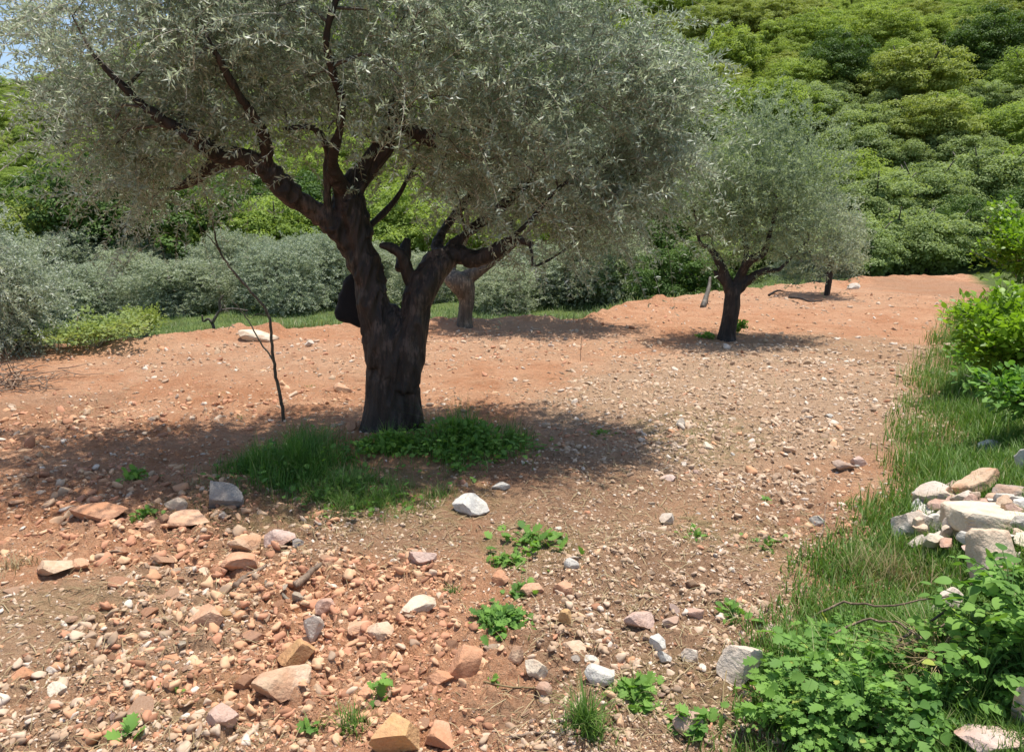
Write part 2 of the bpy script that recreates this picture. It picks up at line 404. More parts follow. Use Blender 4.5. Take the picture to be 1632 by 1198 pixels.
# ------------------------------------------------------------------ leaf templates
T_OLIVE = (np.array([[0, 0, 0], [.5, .45, .06], [0, 1, -.05], [-.5, .45, .06]]), np.array([[0, 1, 2, 3]]))
T_CARD = (np.array([[0, 0, 0], [.5, .4, .1], [.15, 1, -.08], [-.5, .55, .12]]), np.array([[0, 1, 2, 3]]))
def leaf_template(lobes=0, w=.5):
    """a leaf folded along its midrib, outline with lobes"""
    n = 9; t = np.linspace(0, 1, n); wd = w*np.sin(PI*t**.8)**.8
    if lobes: wd = wd*(1-.45*(np.arange(n) % 2))
    mid = np.stack([0*t, t, -.18*t*t], 1); lf = np.stack([-wd, t+.12*(lobes > 0)*(np.arange(n) % 2 == 0), .16*wd-.18*t*t], 1); rt = lf*[-1, 1, 1]
    V = np.vstack([mid, lf[1:-1], rt[1:-1]]); q = []; tr = [[0, n, 1], [0, 1, 2*n-2]]
    for i in range(1, n-2):
        q += [[i, n+i-1, n+i, i+1], [i, i+1, 2*n-2+i, 2*n-3+i]]
    tr += [[n-2, 2*n-3, n-1], [n-2, n-1, 3*n-5]]
    return V, [np.array(q), np.array(tr)]
T_BROAD = leaf_template(0, .36); T_LOBE = leaf_template(1, .48)
def blades(pos, h, lean=.5, width=.006, tone=None, seg=3):
    """curved grass blades as tapering strips"""
    n = len(pos); a = rng.uniform(0, 2*PI, n); d = np.stack([np.cos(a), np.sin(a), 0*a], 1); s = np.stack([-np.sin(a), np.cos(a), 0*a], 1)
    ln = rng.uniform(.1, 1, n)*lean; t = np.linspace(0, 1, seg+1)
    cen = pos[:, None]+h[:, None, None]*(d[:, None]*(ln[:, None]*t[None]**2)[..., None]+np.array([0, 0, 1.])*(t[None]*(1-.35*ln[:, None]*t[None]))[..., None])
    wd = width*(1-t**1.5*.95)
    V = np.concatenate([cen-s[:, None]*wd[None, :, None]/2, cen+s[:, None]*wd[None, :, None]/2], 1).reshape(-1, 3)
    m = seg+1; f = np.array([[i, i+m, i+m+1, i+1] for i in range(seg)])
    F = (f[None]+(np.arange(n)*2*m)[:, None, None]).reshape(-1, 4)
    tone = rng.uniform(0, 1, n) if tone is None else tone
    return V, F, np.repeat(tone, seg)

# ------------------------------------------------------------------ olive trees
def leafy_twigs(starts, dirs, L, nleaf, ll, lw, droop=.35, tw=None, tmat=None, curl=.3):
    """twigs with pairs of narrow leaves; returns leaf pile and twig pile"""
    n = len(starts); lp = Pile(); tp = Pile()
    k = nleaf//2
    t = np.linspace(.12, 1, k)[None]+rng.uniform(-.03, .03, (n, k))
    side = unit(np.cross(dirs, rvec(n)))
    def pt(t): return starts[:, None]+L[:, None, None]*(dirs[:, None]*t[..., None]+side[:, None]*(curl*t*t)[..., None]+np.array([0, 0, -1.])*(droop*t*t)[..., None])
    p = pt(t).reshape(-1, 3); tan = unit(pt(t+.02).reshape(-1, 3)-p)
    bt = np.repeat(rng.uniform(-.25, .25, n), k)
    for sgn in (1, -1):
        sd = unit(np.cross(tan, rvec(len(p))))*sgn
        d = unit(tan*rng.uniform(.4, 1.1, (len(p), 1))+sd+np.array([0, 0, .15]))
        sc = np.stack([lw*rng.uniform(.7, 1.2, len(p)), ll*rng.uniform(.65, 1.2, len(p)), np.full(len(p), ll)], 1)
        tone = np.clip(rng.beta(1.6, 2.2, len(p))+bt*.8, 0, .92); tone[rng.random(len(p)) < .10] = 1
        lp.add(*scatter(*T_OLIVE, p, frames(d), sc, tone))
    if tw:
        tt = np.broadcast_to(np.linspace(0, 1, 5), (n, 5)); q = pt(tt)
        # three-sided twig strips
        a = np.arange(3)*2*PI/3; dd = unit(np.gradient(q, axis=1)); s = unit(np.cross(dd, np.array([.3, .5, .8]))); u = np.cross(dd, s)
        rad = tw*(1-.7*np.linspace(0, 1, 5))
        V = q[:, :, None]+rad[None, :, None, None]*(np.cos(a)[None, None, :, None]*s[:, :, None]+np.sin(a)[None, None, :, None]*u[:, :, None])
        f = [];
        for i in range(4):
            for j in range(3): f.append([i*3+j, i*3+(j+1) % 3, i*3+3+(j+1) % 3, i*3+3+j])
        f = np.array(f); F = (f[None]+(np.arange(n)*15)[:, None, None]).reshape(-1, 4)
        tp.add(V.reshape(-1, 3), F)
    return lp, tp
def grow(skel_p, skel_r, targets, r0=.012, step=.22, wig=.12):
    """join each crown point to the nearest point of the growing skeleton by a crooked branch"""
    P_ = [np.array(p) for p in skel_p]; R_ = list(skel_r); segs = []
    pts = np.array(P_); order = np.argsort([np.min(np.linalg.norm(pts-t, axis=1)) for t in targets])
    arr = np.array(P_); rr = np.array(R_)
    for oi in order:
        tg = targets[oi]; d = np.linalg.norm(arr-tg, axis=1)+np.where(arr[:, 2] > tg[2]+.1, .5, 0); j = int(np.argmin(d)); a = arr[j]; L = np.linalg.norm(tg-a)
        if L < .05: continue
        m = max(3, int(L/step)+2); t = np.linspace(0, 1, m)
        q = a+(tg-a)*t[:, None]+np.array([0, 0, .22*L])*np.sin(PI*t)[:, None]+rng.normal(0, wig*L/m**.5, (m, 3))*np.sin(PI*t)[:, None]
        ra = min(rr[j]*.62, .010+L*.018); rad = ra+(r0*.35-ra)*t**.8
        segs.append((q, np.maximum(rad, r0*.3))); arr = np.vstack([arr, q[1:]]); rr = np.concatenate([rr, rad[1:]])
    return segs
def remeshed(name, tubes, voxel, mat, disp=.012, freq=(26, 5), big=.03):
    pl = Pile()
    for q, r in tubes: pl.add(*tube(q, r, 14))
    me = pl.mesh(name+'_raw', mat); o = bpy.data.objects.new('raw', me); C.objects.link(o)
    md = o.modifiers.new('r', 'REMESH'); md.mode = 'VOXEL'; md.voxel_size = voxel
    m3 = o.modifiers.new('s', 'SMOOTH'); m3.factor = .5; m3.iterations = 14
    dg = bpy.context.evaluated_depsgraph_get(); ev = o.evaluated_get(dg); m2 = bpy.data.meshes.new_from_object(ev)
    bpy.data.objects.remove(o); m2.name = name
    n = len(m2.vertices); co = np.empty(n*3, np.float32); m2.vertices.foreach_get('co', co); co = co.reshape(-1, 3).astype(float)
    no = np.empty(n*3, np.float32); m2.vertices.foreach_get('normal', no); no = no.reshape(-1, 3)
    a = co[:, 2]*1.1; tw = np.stack([co[:, 0]*np.cos(a)-co[:, 1]*np.sin(a), co[:, 0]*np.sin(a)+co[:, 1]*np.cos(a), co[:, 2]], 1)
    s1 = vn3(tw*[freq[0], freq[0], freq[1]], 3); s2 = vn3(tw*[freq[0]*2.3, freq[0]*2.3, freq[1]*2.5], 5); b = vn3(tw*[6, 6, 2.2], 9)
    from mathutils.kdtree import KDTree
    cp = np.vstack([q for q, r in tubes]); cr = np.concatenate([np.broadcast_to(r, len(q)) for q, r in tubes]); kd = KDTree(len(cp))
    for i_, c_ in enumerate(cp): kd.insert(c_, i_)
    kd.balance(); rad = np.array([cr[kd.find(c_)[1]] for c_ in co]); rmax = np.percentile(cr, 95); thick = np.clip(rad/rmax*1.3, .12, 1)
    disp = disp*thick; big = big*thick
    dsp = disp*(1-2*np.abs(s1))+disp*.5*s2+big*b
    co = co+no*dsp[:, None]; m2.vertices.foreach_set('co', co.astype(np.float32).ravel())
    m2.polygons.foreach_set('use_smooth', np.ones(len(m2.polygons), bool))
    m2.materials.clear(); m2.materials.append(mat); m2.update(); return m2

# ---- the big olive
D0 = TY
root = empty('olive_tree', tuple(at(622, 702)), 'large old olive with dark forked trunk and wide silvery crown, nearest the camera', 'tree')
base = np.array(root.location)
def limb(pts):
    """pts: px, py, half width in px, depth offset in m"""
    p = []; r = []
    for px, py, hw, dz in pts:
        Y = D0+dz; p.append(P(px, py, Y)-base); r.append(hw/FP*Y*(.70 if hw > 15 else .92))
    q = spline(np.column_stack([np.array(p), r]), 5); return q[:, :3], np.maximum(q[:, 3], .003)
limbs = [limb(l) for l in [
 [(622, 740, 100, .03), (621, 706, 78, .03), (621, 680, 64, .02), (622, 650, 50, 0), (625, 590, 45, 0), (626, 550, 43, 0), (626, 520, 37, 0), (624, 498, 22, 0), (624, 485, 8, 0)],
 [(640, 620, 34, -.05), (652, 560, 32, -.03), (660, 500, 32, 0), (668, 465, 33, 0), (690, 430, 30, .03), (712, 408, 24, .08)],
 [(612, 580, 38, 0), (602, 520, 38, 0), (590, 460, 33, 0), (574, 400, 33, 0), (560, 350, 36, 0), (556, 310, 32, 0)],
 [(566, 400, 26, 0), (536, 360, 26, -.05), (500, 335, 24, -.1), (462, 308, 22, -.2), (425, 270, 20, -.3), (385, 250, 19, -.4), (350, 246, 14, -.5), (300, 215, 10, -.7), (230, 170, 7, -.8), (150, 90, 5, -.9)],
 [(385, 250, 14, -.4), (345, 262, 12, -.2), (310, 285, 9, 0), (280, 300, 5, .1)],
 [(425, 268, 10, -.3), (420, 215, 9, -.5), (380, 150, 7, -.8), (330, 60, 5, -1)],
 [(556, 330, 28, 0), (562, 300, 26, .05), (585, 270, 21, .1), (608, 240, 21, .1), (622, 208, 18, .1), (640, 190, 15, .05)],
 [(630, 200, 14, .1), (660, 210, 12, 0), (688, 222, 11, -.1), (696, 232, 7, -.12)],
 [(622, 210, 14, .1), (640, 150, 12, .3), (690, 70, 8, .6), (740, -40, 5, .9)],
 [(550, 310, 20, 0), (530, 260, 9, -.3), (545, 170, 7, -.6), (520, 60, 6, -.9), (560, -60, 4, -1)],
 [(524, 345, 7, -.1), (520, 290, 7, -.15), (522, 240, 6, -.2), (500, 205, 5, -.4), (450, 205, 4, -.6)],
 [(690, 430, 24, .03), (724, 405, 20, .1), (752, 412, 18, .05), (780, 404, 12, 0), (805, 392, 11, -.05), (822, 382, 8, -.1), (850, 390, 5, -.15)],
 [(845, 388, 5, -.15), (848, 408, 3.5, -.2), (852, 424, 2.5, -.2), (890, 405, 2.5, -.1), (935, 370, 2.5, 0)],
 [(712, 408, 13, .08), (735, 378, 9, .15), (775, 350, 9, .3), (830, 300, 8, .5), (900, 220, 7, .7), (960, 120, 4, .8)],
 [(700, 415, 12, .08), (700, 380, 8, .3), (735, 330, 7, .6), (790, 260, 7, 1.0), (820, 150, 5, 1.3)],
 [(790, 398, 7, 0), (835, 362, 4.5, -.2), (890, 300, 3.5, -.1), (950, 260, 2.5, .1), (1020, 190, 2, .1)],
 [(655, 450, 11, 0), (642, 410, 8, -.05), (622, 394, 7, -.08), (604, 391, 4, -.1)],
 [(640, 430, 11, .05), (645, 400, 9, .1), (650, 380, 5, .12)],
 [(590, 360, 5, .2), (625, 325, 5, .3), (650, 285, 4, .4), (668, 250, 3, .5)],
 [(575, 725, 26, .05), (592, 680, 26, .02), (604, 620, 26, 0), (602, 560, 24, 0)],
 [(672, 725, 26, 0), (656, 680, 28, -.02), (650, 620, 26, -.02)],
 [(625, 730, 24, -.2), (628, 690, 24, -.12), (632, 620, 22, -.06)],
]]
link('trunk', remeshed('trunk', limbs, .0085, M_BARK, .022, (15, 2.6), .024), root)
BL = [(300, 90, 200, 150, -.35, .9), (480, 40, 240, 170, -.2, 1.1), (700, 70, 250, 200, .1, 1.2), (860, 190, 200, 160, .2, 1.1), (975, 200, 120, 120, .1, .8), (560, 150, 230, 95, -.35, .9), (640, -120, 380, 90, .1, 1.1), (770, 290, 120, 78, .1, .7), (700, 260, 70, 50, .5, .5), (870, 330, 90, 50, 0, .6), (960, 260, 90, 80, 0, .6), (900, 20, 110, 100, .3, .9),
      (290, 215, 150, 75, -.2, .6), (920, 300, 100, 65, .1, .6), (290, 295, 75, 55, .1, .4), (170, 80, 80, 70, -.5, .35), (1000, 120, 75, 80, .3, .6), (210, 200, 80, 75, -.3, .4)]
tg = []; BLW = [b[2]*b[3]*b[5]**.5 for b in BL]
while len(tg) < 375:
    b = random.choices(BL, BLW)[0]; v = rng.normal(size=3); v = v/np.linalg.norm(v)*rng.random()**(1/3.4)*rng.uniform(.85, 1.12)
    Y = D0+b[4]+v[1]*b[5]; p = P(b[0]+v[0]*b[2], b[1]+v[2]*-b[3], D0+b[4]); p[1] = Y
    px = b[0]+v[0]*b[2]; py = b[1]-v[2]*b[3]
    if px > 430 and px < 640 and py > 262: continue
    if px < 110 and py < 60: continue
    if px > 1000 and py < 90: continue
    if p[2] < 1.55: continue
    tg.append(p-base)
tg = np.array(tg)
sk = np.vstack([q for q, r in limbs[3:]]); sr = np.concatenate([r for q, r in limbs[3:]])
segs = grow(sk, sr, tg)
bp = Pile()
for q, r in segs: bp.add(*tube(q, r, 5, False))
link('branches', bp.mesh('branches', M_BARKG, True), root)
cc = np.array([0, 0, 1.9])
nt_ = 16; st = np.repeat(tg, nt_, 0)+rng.normal(0, .13, (len(tg)*nt_, 3))
out_ = unit(np.repeat(tg-cc, nt_, 0)*[1, 1, .6]); dr = unit(out_*.75+rvec(len(st))*.9+np.array([0, 0, .25]))
# the lower skirt hangs a little, the outer edge reaches out
Lt = rng.uniform(.18, .52, len(st))*np.repeat(rng.uniform(.65, 1.6, len(tg)), nt_)
lp, tp = leafy_twigs(st, dr, Lt, 36, .046, .0112, .45, .0028)
link('crown', lp.mesh('crown', M_OL), root); link('twigs', tp.mesh('twigs', M_TWIG), root)
# long pale shoots reaching from the outline
ws = []; wd = []
for px, py, dx, dy, n in [(1010, 150, 60, -60, 26), (1040, 200, 70, -70, 26), (1040, 270, 60, -30, 18), (1000, 90, 30, -10, 10), (950, 340, 50, -30, 10), (180, 150, -60, -20, 14), (120, 90, -50, -30, 14), (60, 30, -50, 10, 8), (240, 270, -60, 10, 12), (700, 240, 30, -20, 10), (760, 300, 30, 40, 8), (900, 350, 20, 20, 8), (90, 20, -60, -8, 10)]:
    for k in range(int(n*1.7)):
        Y = D0+rng.uniform(-.5, .5); a = P(px+rng.normal(0, 22), py+rng.normal(0, 22), Y); b = P(px+dx+rng.normal(0, 14), py+dy+rng.normal(0, 14), Y+rng.normal(0, .15)); ws.append(a-base); wd.append(b-a)
ws = np.array(ws); wd = unit(np.array(wd)); lp, tp = leafy_twigs(ws, wd, rng.uniform(.35, .62, len(ws)), 44, .058, .012, .18, .0028, curl=.12)
link('outer_shoots', lp.mesh('outer_shoots', M_OLS), root); link('shoot_stems', tp.mesh('shoot_stems', M_TWIG), root)

def olive(name, loc, label, trunks, crown, ntw=10, nl=24, ll=.07, lw=.02, ncl=160, mat=M_OL2, bark=M_BARK, group=None, voxel=.02, droop=.3, zmin=.5, jit=.14):
    """trunks: lists of (x,z,y,radius) in metres from the base; crown: ellipsoids (x,y,z,rx,ry,rz)"""
    root = empty(name, loc, label, 'tree', group)
    tb = []
    for t in trunks:
        a = np.array(t, float); q = spline(a, 5); tb.append((q[:, :3], np.maximum(q[:, 3], .006)))
    link('trunk', remeshed('trunk', tb, voxel, bark, .008, (18, 4), .012), root)
    tg = []; wts = [c[3]*c[4]*c[5] for c in crown]
    while len(tg) < ncl:
        c = random.choices(crown, wts)[0]; v = rng.normal(size=3); v = v/np.linalg.norm(v)*rng.random()**(1/2.4)
        p = np.array(c[:3])+v*np.array(c[3:])
        if p[2] > zmin: tg.append(p)
    tg = np.array(tg); sk = np.vstack([q[-5:] for q, r in tb]); sr = np.concatenate([r[-5:] for q, r in tb])
    bp = Pile()
    for q, r in grow(sk, sr, tg, .01, .3): bp.add(*tube(q, r, 4, False))
    link('branches', bp.mesh('branches', M_BARKG, True), root)
    cen = tg.mean(0)*[1, 1, .6]
    st = np.repeat(tg, ntw, 0)+rng.normal(0, jit, (len(tg)*ntw, 3))
    dr = unit(unit(np.repeat(tg-cen, ntw, 0))*.7+rvec(len(st))*.8+np.array([0, 0, .35]))
    lp, tp = leafy_twigs(st, dr, rng.uniform(.22, .5, len(st)), nl, ll, lw, droop, None)
    link('crown', lp.mesh('crown', mat), root)
    return root

# ---- second olive, in the middle of the field
b2 = at(1160, 541); k2 = b2.y/FP; D2 = b2.y
def L2(pts):
    return [tuple((P(px, py, D2+dz)-np.array(b2)))+(hw*k2*.78,) for px, py, hw, dz in pts]
olive('olive_tree', b2, 'small round olive standing alone on the bare earth, with a ring of weeds', [
  L2([(1158, 550, 24, 0), (1160, 530, 17, 0), (1165, 500, 15.5, 0), (1168, 470, 15, 0), (1165, 455, 13, 0)]),
  L2([(1166, 470, 11, 0), (1155, 440, 10, 0), (1145, 415, 9, 0), (1130, 395, 6, .1), (1115, 385, 4, .1), (1105, 330, 3, .2)]),
  L2([(1166, 468, 12, 0), (1180, 440, 9, 0), (1195, 415, 9, -.1), (1215, 405, 8, -.1), (1225, 380, 5, -.1), (1240, 320, 3, -.2)]),
  L2([(1172, 465, 12, 0), (1190, 448, 10, 0), (1215, 432, 7, 0), (1240, 430, 5, 0), (1252, 420, 4, 0), (1290, 380, 3, .1)]),
  L2([(1180, 440, 8, .1), (1190, 400, 6, .2), (1180, 340, 5, .3), (1200, 270, 4, .3)]),
  L2([(1155, 452, 6, 0), (1143, 440, 4, 0), (1137, 430, 3, 0)])],
  [tuple(P(px, py, D2+dy)-np.array(b2))+(rx*k2, ry_, rz*k2) for px, py, rx, rz, dy, ry_ in
    [(1200, 335, 88, 68, 0, .8), (1205, 262, 76, 62, 0, .65), (1128, 300, 42, 70, 0, .5), (1280, 290, 42, 62, 0, .5), (1255, 378, 52, 44, 0, .5), (1185, 385, 62, 24, 0, .5), (1235, 208, 40, 26, 0, .3), (1318, 250, 20, 26, 0, .25)]],
  ntw=11, nl=26, ll=.056, lw=.014, ncl=185, jit=.20, mat=M_OL2, voxel=.014, zmin=.75)
# ---- olive behind the big one, its short trunk seen under the limb
b3 = at(742, 519); k3 = b3.y/FP; D3 = b3.y
def L3(pts): return [tuple((P(px, py, D3+dz)-np.array(b3)))+(hw*k3*.8,) for px, py, hw, dz in pts]
olive('olive_tree', b3, 'knobbly grey olive trunk at the field edge, seen just right of the big forked trunk', [
  L3([(742, 530, 20, 0), (741, 510, 15, 0), (744, 480, 15, 0), (740, 462, 22, 0), (735, 448, 26, 0), (738, 436, 20, 0)]),
  L3([(735, 450, 16, 0), (718, 445, 14, 0), (722, 420, 8, .2), (745, 370, 6, .3), (740, 320, 4, .3)]),
  L3([(740, 446, 16, 0), (765, 430, 12, 0), (800, 405, 8, 0), (840, 370, 5, .1), (870, 320, 4, .1)])],
  [tuple(P(px, py, D3+dy)-np.array(b3))+(rx*k3, ry_, rz*k3) for px, py, rx, rz, dy, ry_ in
    [(850, 310, 110, 60, .2, .9), (930, 300, 90, 70, .2, .9), (770, 300, 70, 60, .3, .8), (840, 240, 130, 60, .3, 1), (990, 270, 60, 60, .2, .6)]],
  ntw=12, nl=24, ll=.06, lw=.018, ncl=240, mat=M_OL, bark=M_BARKG, voxel=.015, zmin=.9)
# ---- silver olive bush at the left edge
b4 = at(28, 575); k4 = b4.y/FP; D4 = b4.y
def L4(pts): return [tuple((P(px, py, D4+dz)-np.array(b4)))+(hw*k4,) for px, py, hw, dz in pts]
olive('olive_bush', b4+Vector((-.30, .5, 0)), 'silvery olive bush at the left end of the field, cut by the picture edge', [
  L4([(20, 590, 12, 0), (18, 540, 9, 0), (15, 490, 6, 0)]), L4([(22, 590, 10, 0), (45, 540, 6, 0), (55, 480, 4, 0)]), L4([(18, 590, 9, 0), (-20, 530, 7, 0), (-50, 470, 5, 0)])],
  [tuple(P(px, py, D4+dy)-np.array(b4))+(rx*k4, ry_, rz*k4) for px, py, rx, rz, dy, ry_ in
    [(0, 450, 50, 50, 0, .5), (-60, 430, 60, 70, 0, .6), (0, 500, 60, 40, 0, .5), (15, 535, 60, 28, -.1, .4), (25, 470, 30, 35, -.1, .35)]],
  ntw=12, nl=28, ll=.052, lw=.014, ncl=150, mat=M_OLS, bark=M_BARKG, voxel=.015, zmin=.12, droop=.5)

# ------------------------------------------------------------------ grove olives beyond the edge
def sphere_dirs(n):
    return rvec(n)
def grove_proto(seed):
    global rng
    rng = np.random.default_rng(seed); random.seed(seed)
    return olive('olive_tree', (0, -50, 0), 'x', [[(0, 0, -.2, .16), (.05, 0, .4, .13), (0, 0, .8, .13)], [(0, 0, .7, .1), (.35, .1, 1.1, .07), (.7, .2, 1.5, .04)], [(0, 0, .7, .1), (-.4, -.1, 1.1, .07), (-.6, .1, 1.6, .04)], [(0, 0, .8, .09), (.1, -.4, 1.2, .06), (0, -.5, 1.7, .03)]],
      [(0, 0, 1.5, 1.35, 1.3, .8), (.5, .1, 1.9, .8, .8, .6), (-.5, 0, 1.8, .8, .8, .6), (0, -.2, 1.0, 1.4, 1.3, .6), (0, -.2, .55, 1.55, 1.4, .55)], ntw=9, nl=18, ll=.10, lw=.032, ncl=290, mat=M_OLG, bark=M_BARKG, voxel=.04, zmin=.12)
protos = [grove_proto(s) for s in (11, 12, 13)]
rng = np.random.default_rng(99); random.seed(99)
GROVE = [ # px centre, distance, scale, label
 (60, 18.5, .8, 'low pale olive behind the silver bush at the left'),
 (150, 18.5, 1.0, 'pale grey-green olive behind the bright bramble bush'),
 (225, 21, 1.0, 'grey olive just right of and behind the bright bramble bush'),
 (300, 19.0, .95, 'soft grey olive crown behind the curled dead branch'),
 (375, 22, 1.12, 'tall grey olive crown behind the bare sapling'),
 (455, 20, 1.05, 'grey olive between the bare sapling and the big trunk'),
 (530, 22, 1.12, 'grey olive showing directly left of the big forked trunk'),
 (600, 25, 1.05, 'grey olive hidden mostly behind the big forked trunk'),
 (690, 23, 1.0, 'grey olive seen through the fork of the big trunk'),
 (800, 20, .95, 'grey-green olive right of the knobbly grey trunk'),
 (870, 22, 1.15, 'grey-green olive under the drooping thin branch of the big tree'),
 (960, 21, 1.15, 'grey-green olive left of the dark green thicket'),
 (1290, 21.5, .62, 'small thin-trunked olive behind the lone round olive, left one'),
 (20, 25, 1.2, 'far grey olive over the silver bush at the left edge'),
 (120, 28, 1.2, 'far grey olive below the yellow-green hill trees'),
 (250, 29, 1.2, 'far grey olive below the dark hollow in the wood'),
 (430, 29, 1.25, 'far grey olive top behind the sapling, below the dark wood'),
 (1010, 27, 1.1, 'far grey-green olive behind the dark green thicket'),
 (185, 23.5, .9, 'low grey olive filling the gap right of the silver bush'), (338, 24, .95, 'small grey olive in the gap above the curled dead branch'), (415, 24.5, .95, 'small grey olive right behind the bare sapling'), (495, 25, 1.0, 'small grey olive two crowns left of the big forked trunk'), (350, 31, 1.3, 'far grey olive top between the dark hollow and the sapling'), (560, 31, 1.3, 'far grey olive top just left of the big trunk'), (745, 27, 1.1, 'grey olive behind the knobbly trunk'), (915, 25, 1.0, 'low grey-green olive at the end of the drooping thin branch')]
used = [False]*3
for i, (px, Y, s, lab) in enumerate(GROVE):
    Y += 5 if px < 1200 else 0; s *= .76 if px < 1200 else 1.05; x = (px-816)/FP*Y/cP*1.0; k = i % 3
    z = float(height(x, Y))
    ns = (s*random.uniform(1.0, 1.55), s*random.uniform(1, 1.4), s*random.uniform(.72, 1.25))
    if not used[k]: o = protos[k]; used[k] = True; o.location = (x, Y, z); o.rotation_euler = (0, 0, i*1.3); o.scale = ns
    else: o = copy_thing(protos[k], (x, Y, z), i*1.3, ns)
    o['label'] = lab; o['group'] = 'olives in the grove beyond the field edge'

# ------------------------------------------------------------------ broadleaf crowns (hill and thickets)
def crown_mesh(name, seed, mat, R0=2.2, H=2.0, nclump=60, per=110, card=.2, flat_=.45, base_=1.2, skirt=.2):
    """a crown made of many flattened sprays of leaf clumps over an inner mass"""
    g = np.random.default_rng(seed)
    global rng
    old = rng; rng = g
    d = rvec(nclump*2); d = d[d[:, 2] > -skirt][:nclump]
    rad = g.uniform(.6, 1.12, len(d))
    cen = d*rad[:, None]*[R0, R0, H]+[0, 0, base_]
    pl = Pile()
    size = g.uniform(.3, 1.0, len(cen))*R0*.33
    n = per; v = rvec(len(cen)*n); v[:, 2] = np.abs(v[:, 2])*1.0-.25
    rr = g.uniform(.55, 1, len(v))
    pos = np.repeat(cen, n, 0)+v*rr[:, None]*np.repeat(size, n)[:, None]*[1, 1, flat_]
    up = unit(v*[1, 1, 1.2]+np.array([0, 0, .7])+rvec(len(v))*.55)
    dd = unit(np.cross(up, rvec(len(v)))); 
    s = unit(np.cross(dd, up)); M = np.stack([s, dd, up], 2)
    sc = card*g.uniform(.6, 1.3, len(v)); tone = np.clip(np.repeat(g.uniform(.1, .8, len(cen)), n)+g.uniform(-.25, .25, len(v)), 0, 1)
    pl.add(*scatter(*T_CARD, pos, M, np.stack([sc*.8, sc, sc], 1), tone))
    # inner leaves keep the heart of the crown from being see-through
    ni = nclump*per//5; v = rvec(ni); pos = v*g.uniform(.3, .8, ni)[:, None]*[R0, R0, H]+[0, 0, base_]
    pl.add(*scatter(*T_CARD, pos, frames(rvec(ni)), np.full(ni, card*1.6), np.full(ni, .4)))
    rng = old
    return pl.mesh(name, mat)
def trunk_mesh(h, r, mat):
    q = spline([(0, 0, -.5), (.1, 0, h*.4), (-.05, .1, h*.8), (.1, 0, h*1.3)], 4); pl = Pile(); pl.add(*tube(q, np.linspace(r, r*.4, len(q)), 8))
    for a in range(4):
        b = a*1.6; pl.add(*tube(spline([(0, 0, h*.6), (math.cos(b)*.8, math.sin(b)*.8, h*1.1), (math.cos(b)*1.4, math.sin(b)*1.4, h*1.5)], 3), np.linspace(r*.5, r*.12, 7), 6))
    return pl.mesh('trunk', mat, True)
WOODV = []
srcs = bpy.data.collections.new('wood_sources')
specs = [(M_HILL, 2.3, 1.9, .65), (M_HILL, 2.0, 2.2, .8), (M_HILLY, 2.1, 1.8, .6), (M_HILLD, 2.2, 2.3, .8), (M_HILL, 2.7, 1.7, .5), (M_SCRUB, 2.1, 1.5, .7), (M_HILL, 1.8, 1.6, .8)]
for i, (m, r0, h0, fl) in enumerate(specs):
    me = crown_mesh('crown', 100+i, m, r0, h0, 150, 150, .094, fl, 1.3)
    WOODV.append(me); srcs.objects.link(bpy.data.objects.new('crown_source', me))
TRK = trunk_mesh(2.0, .16, M_BARKG)

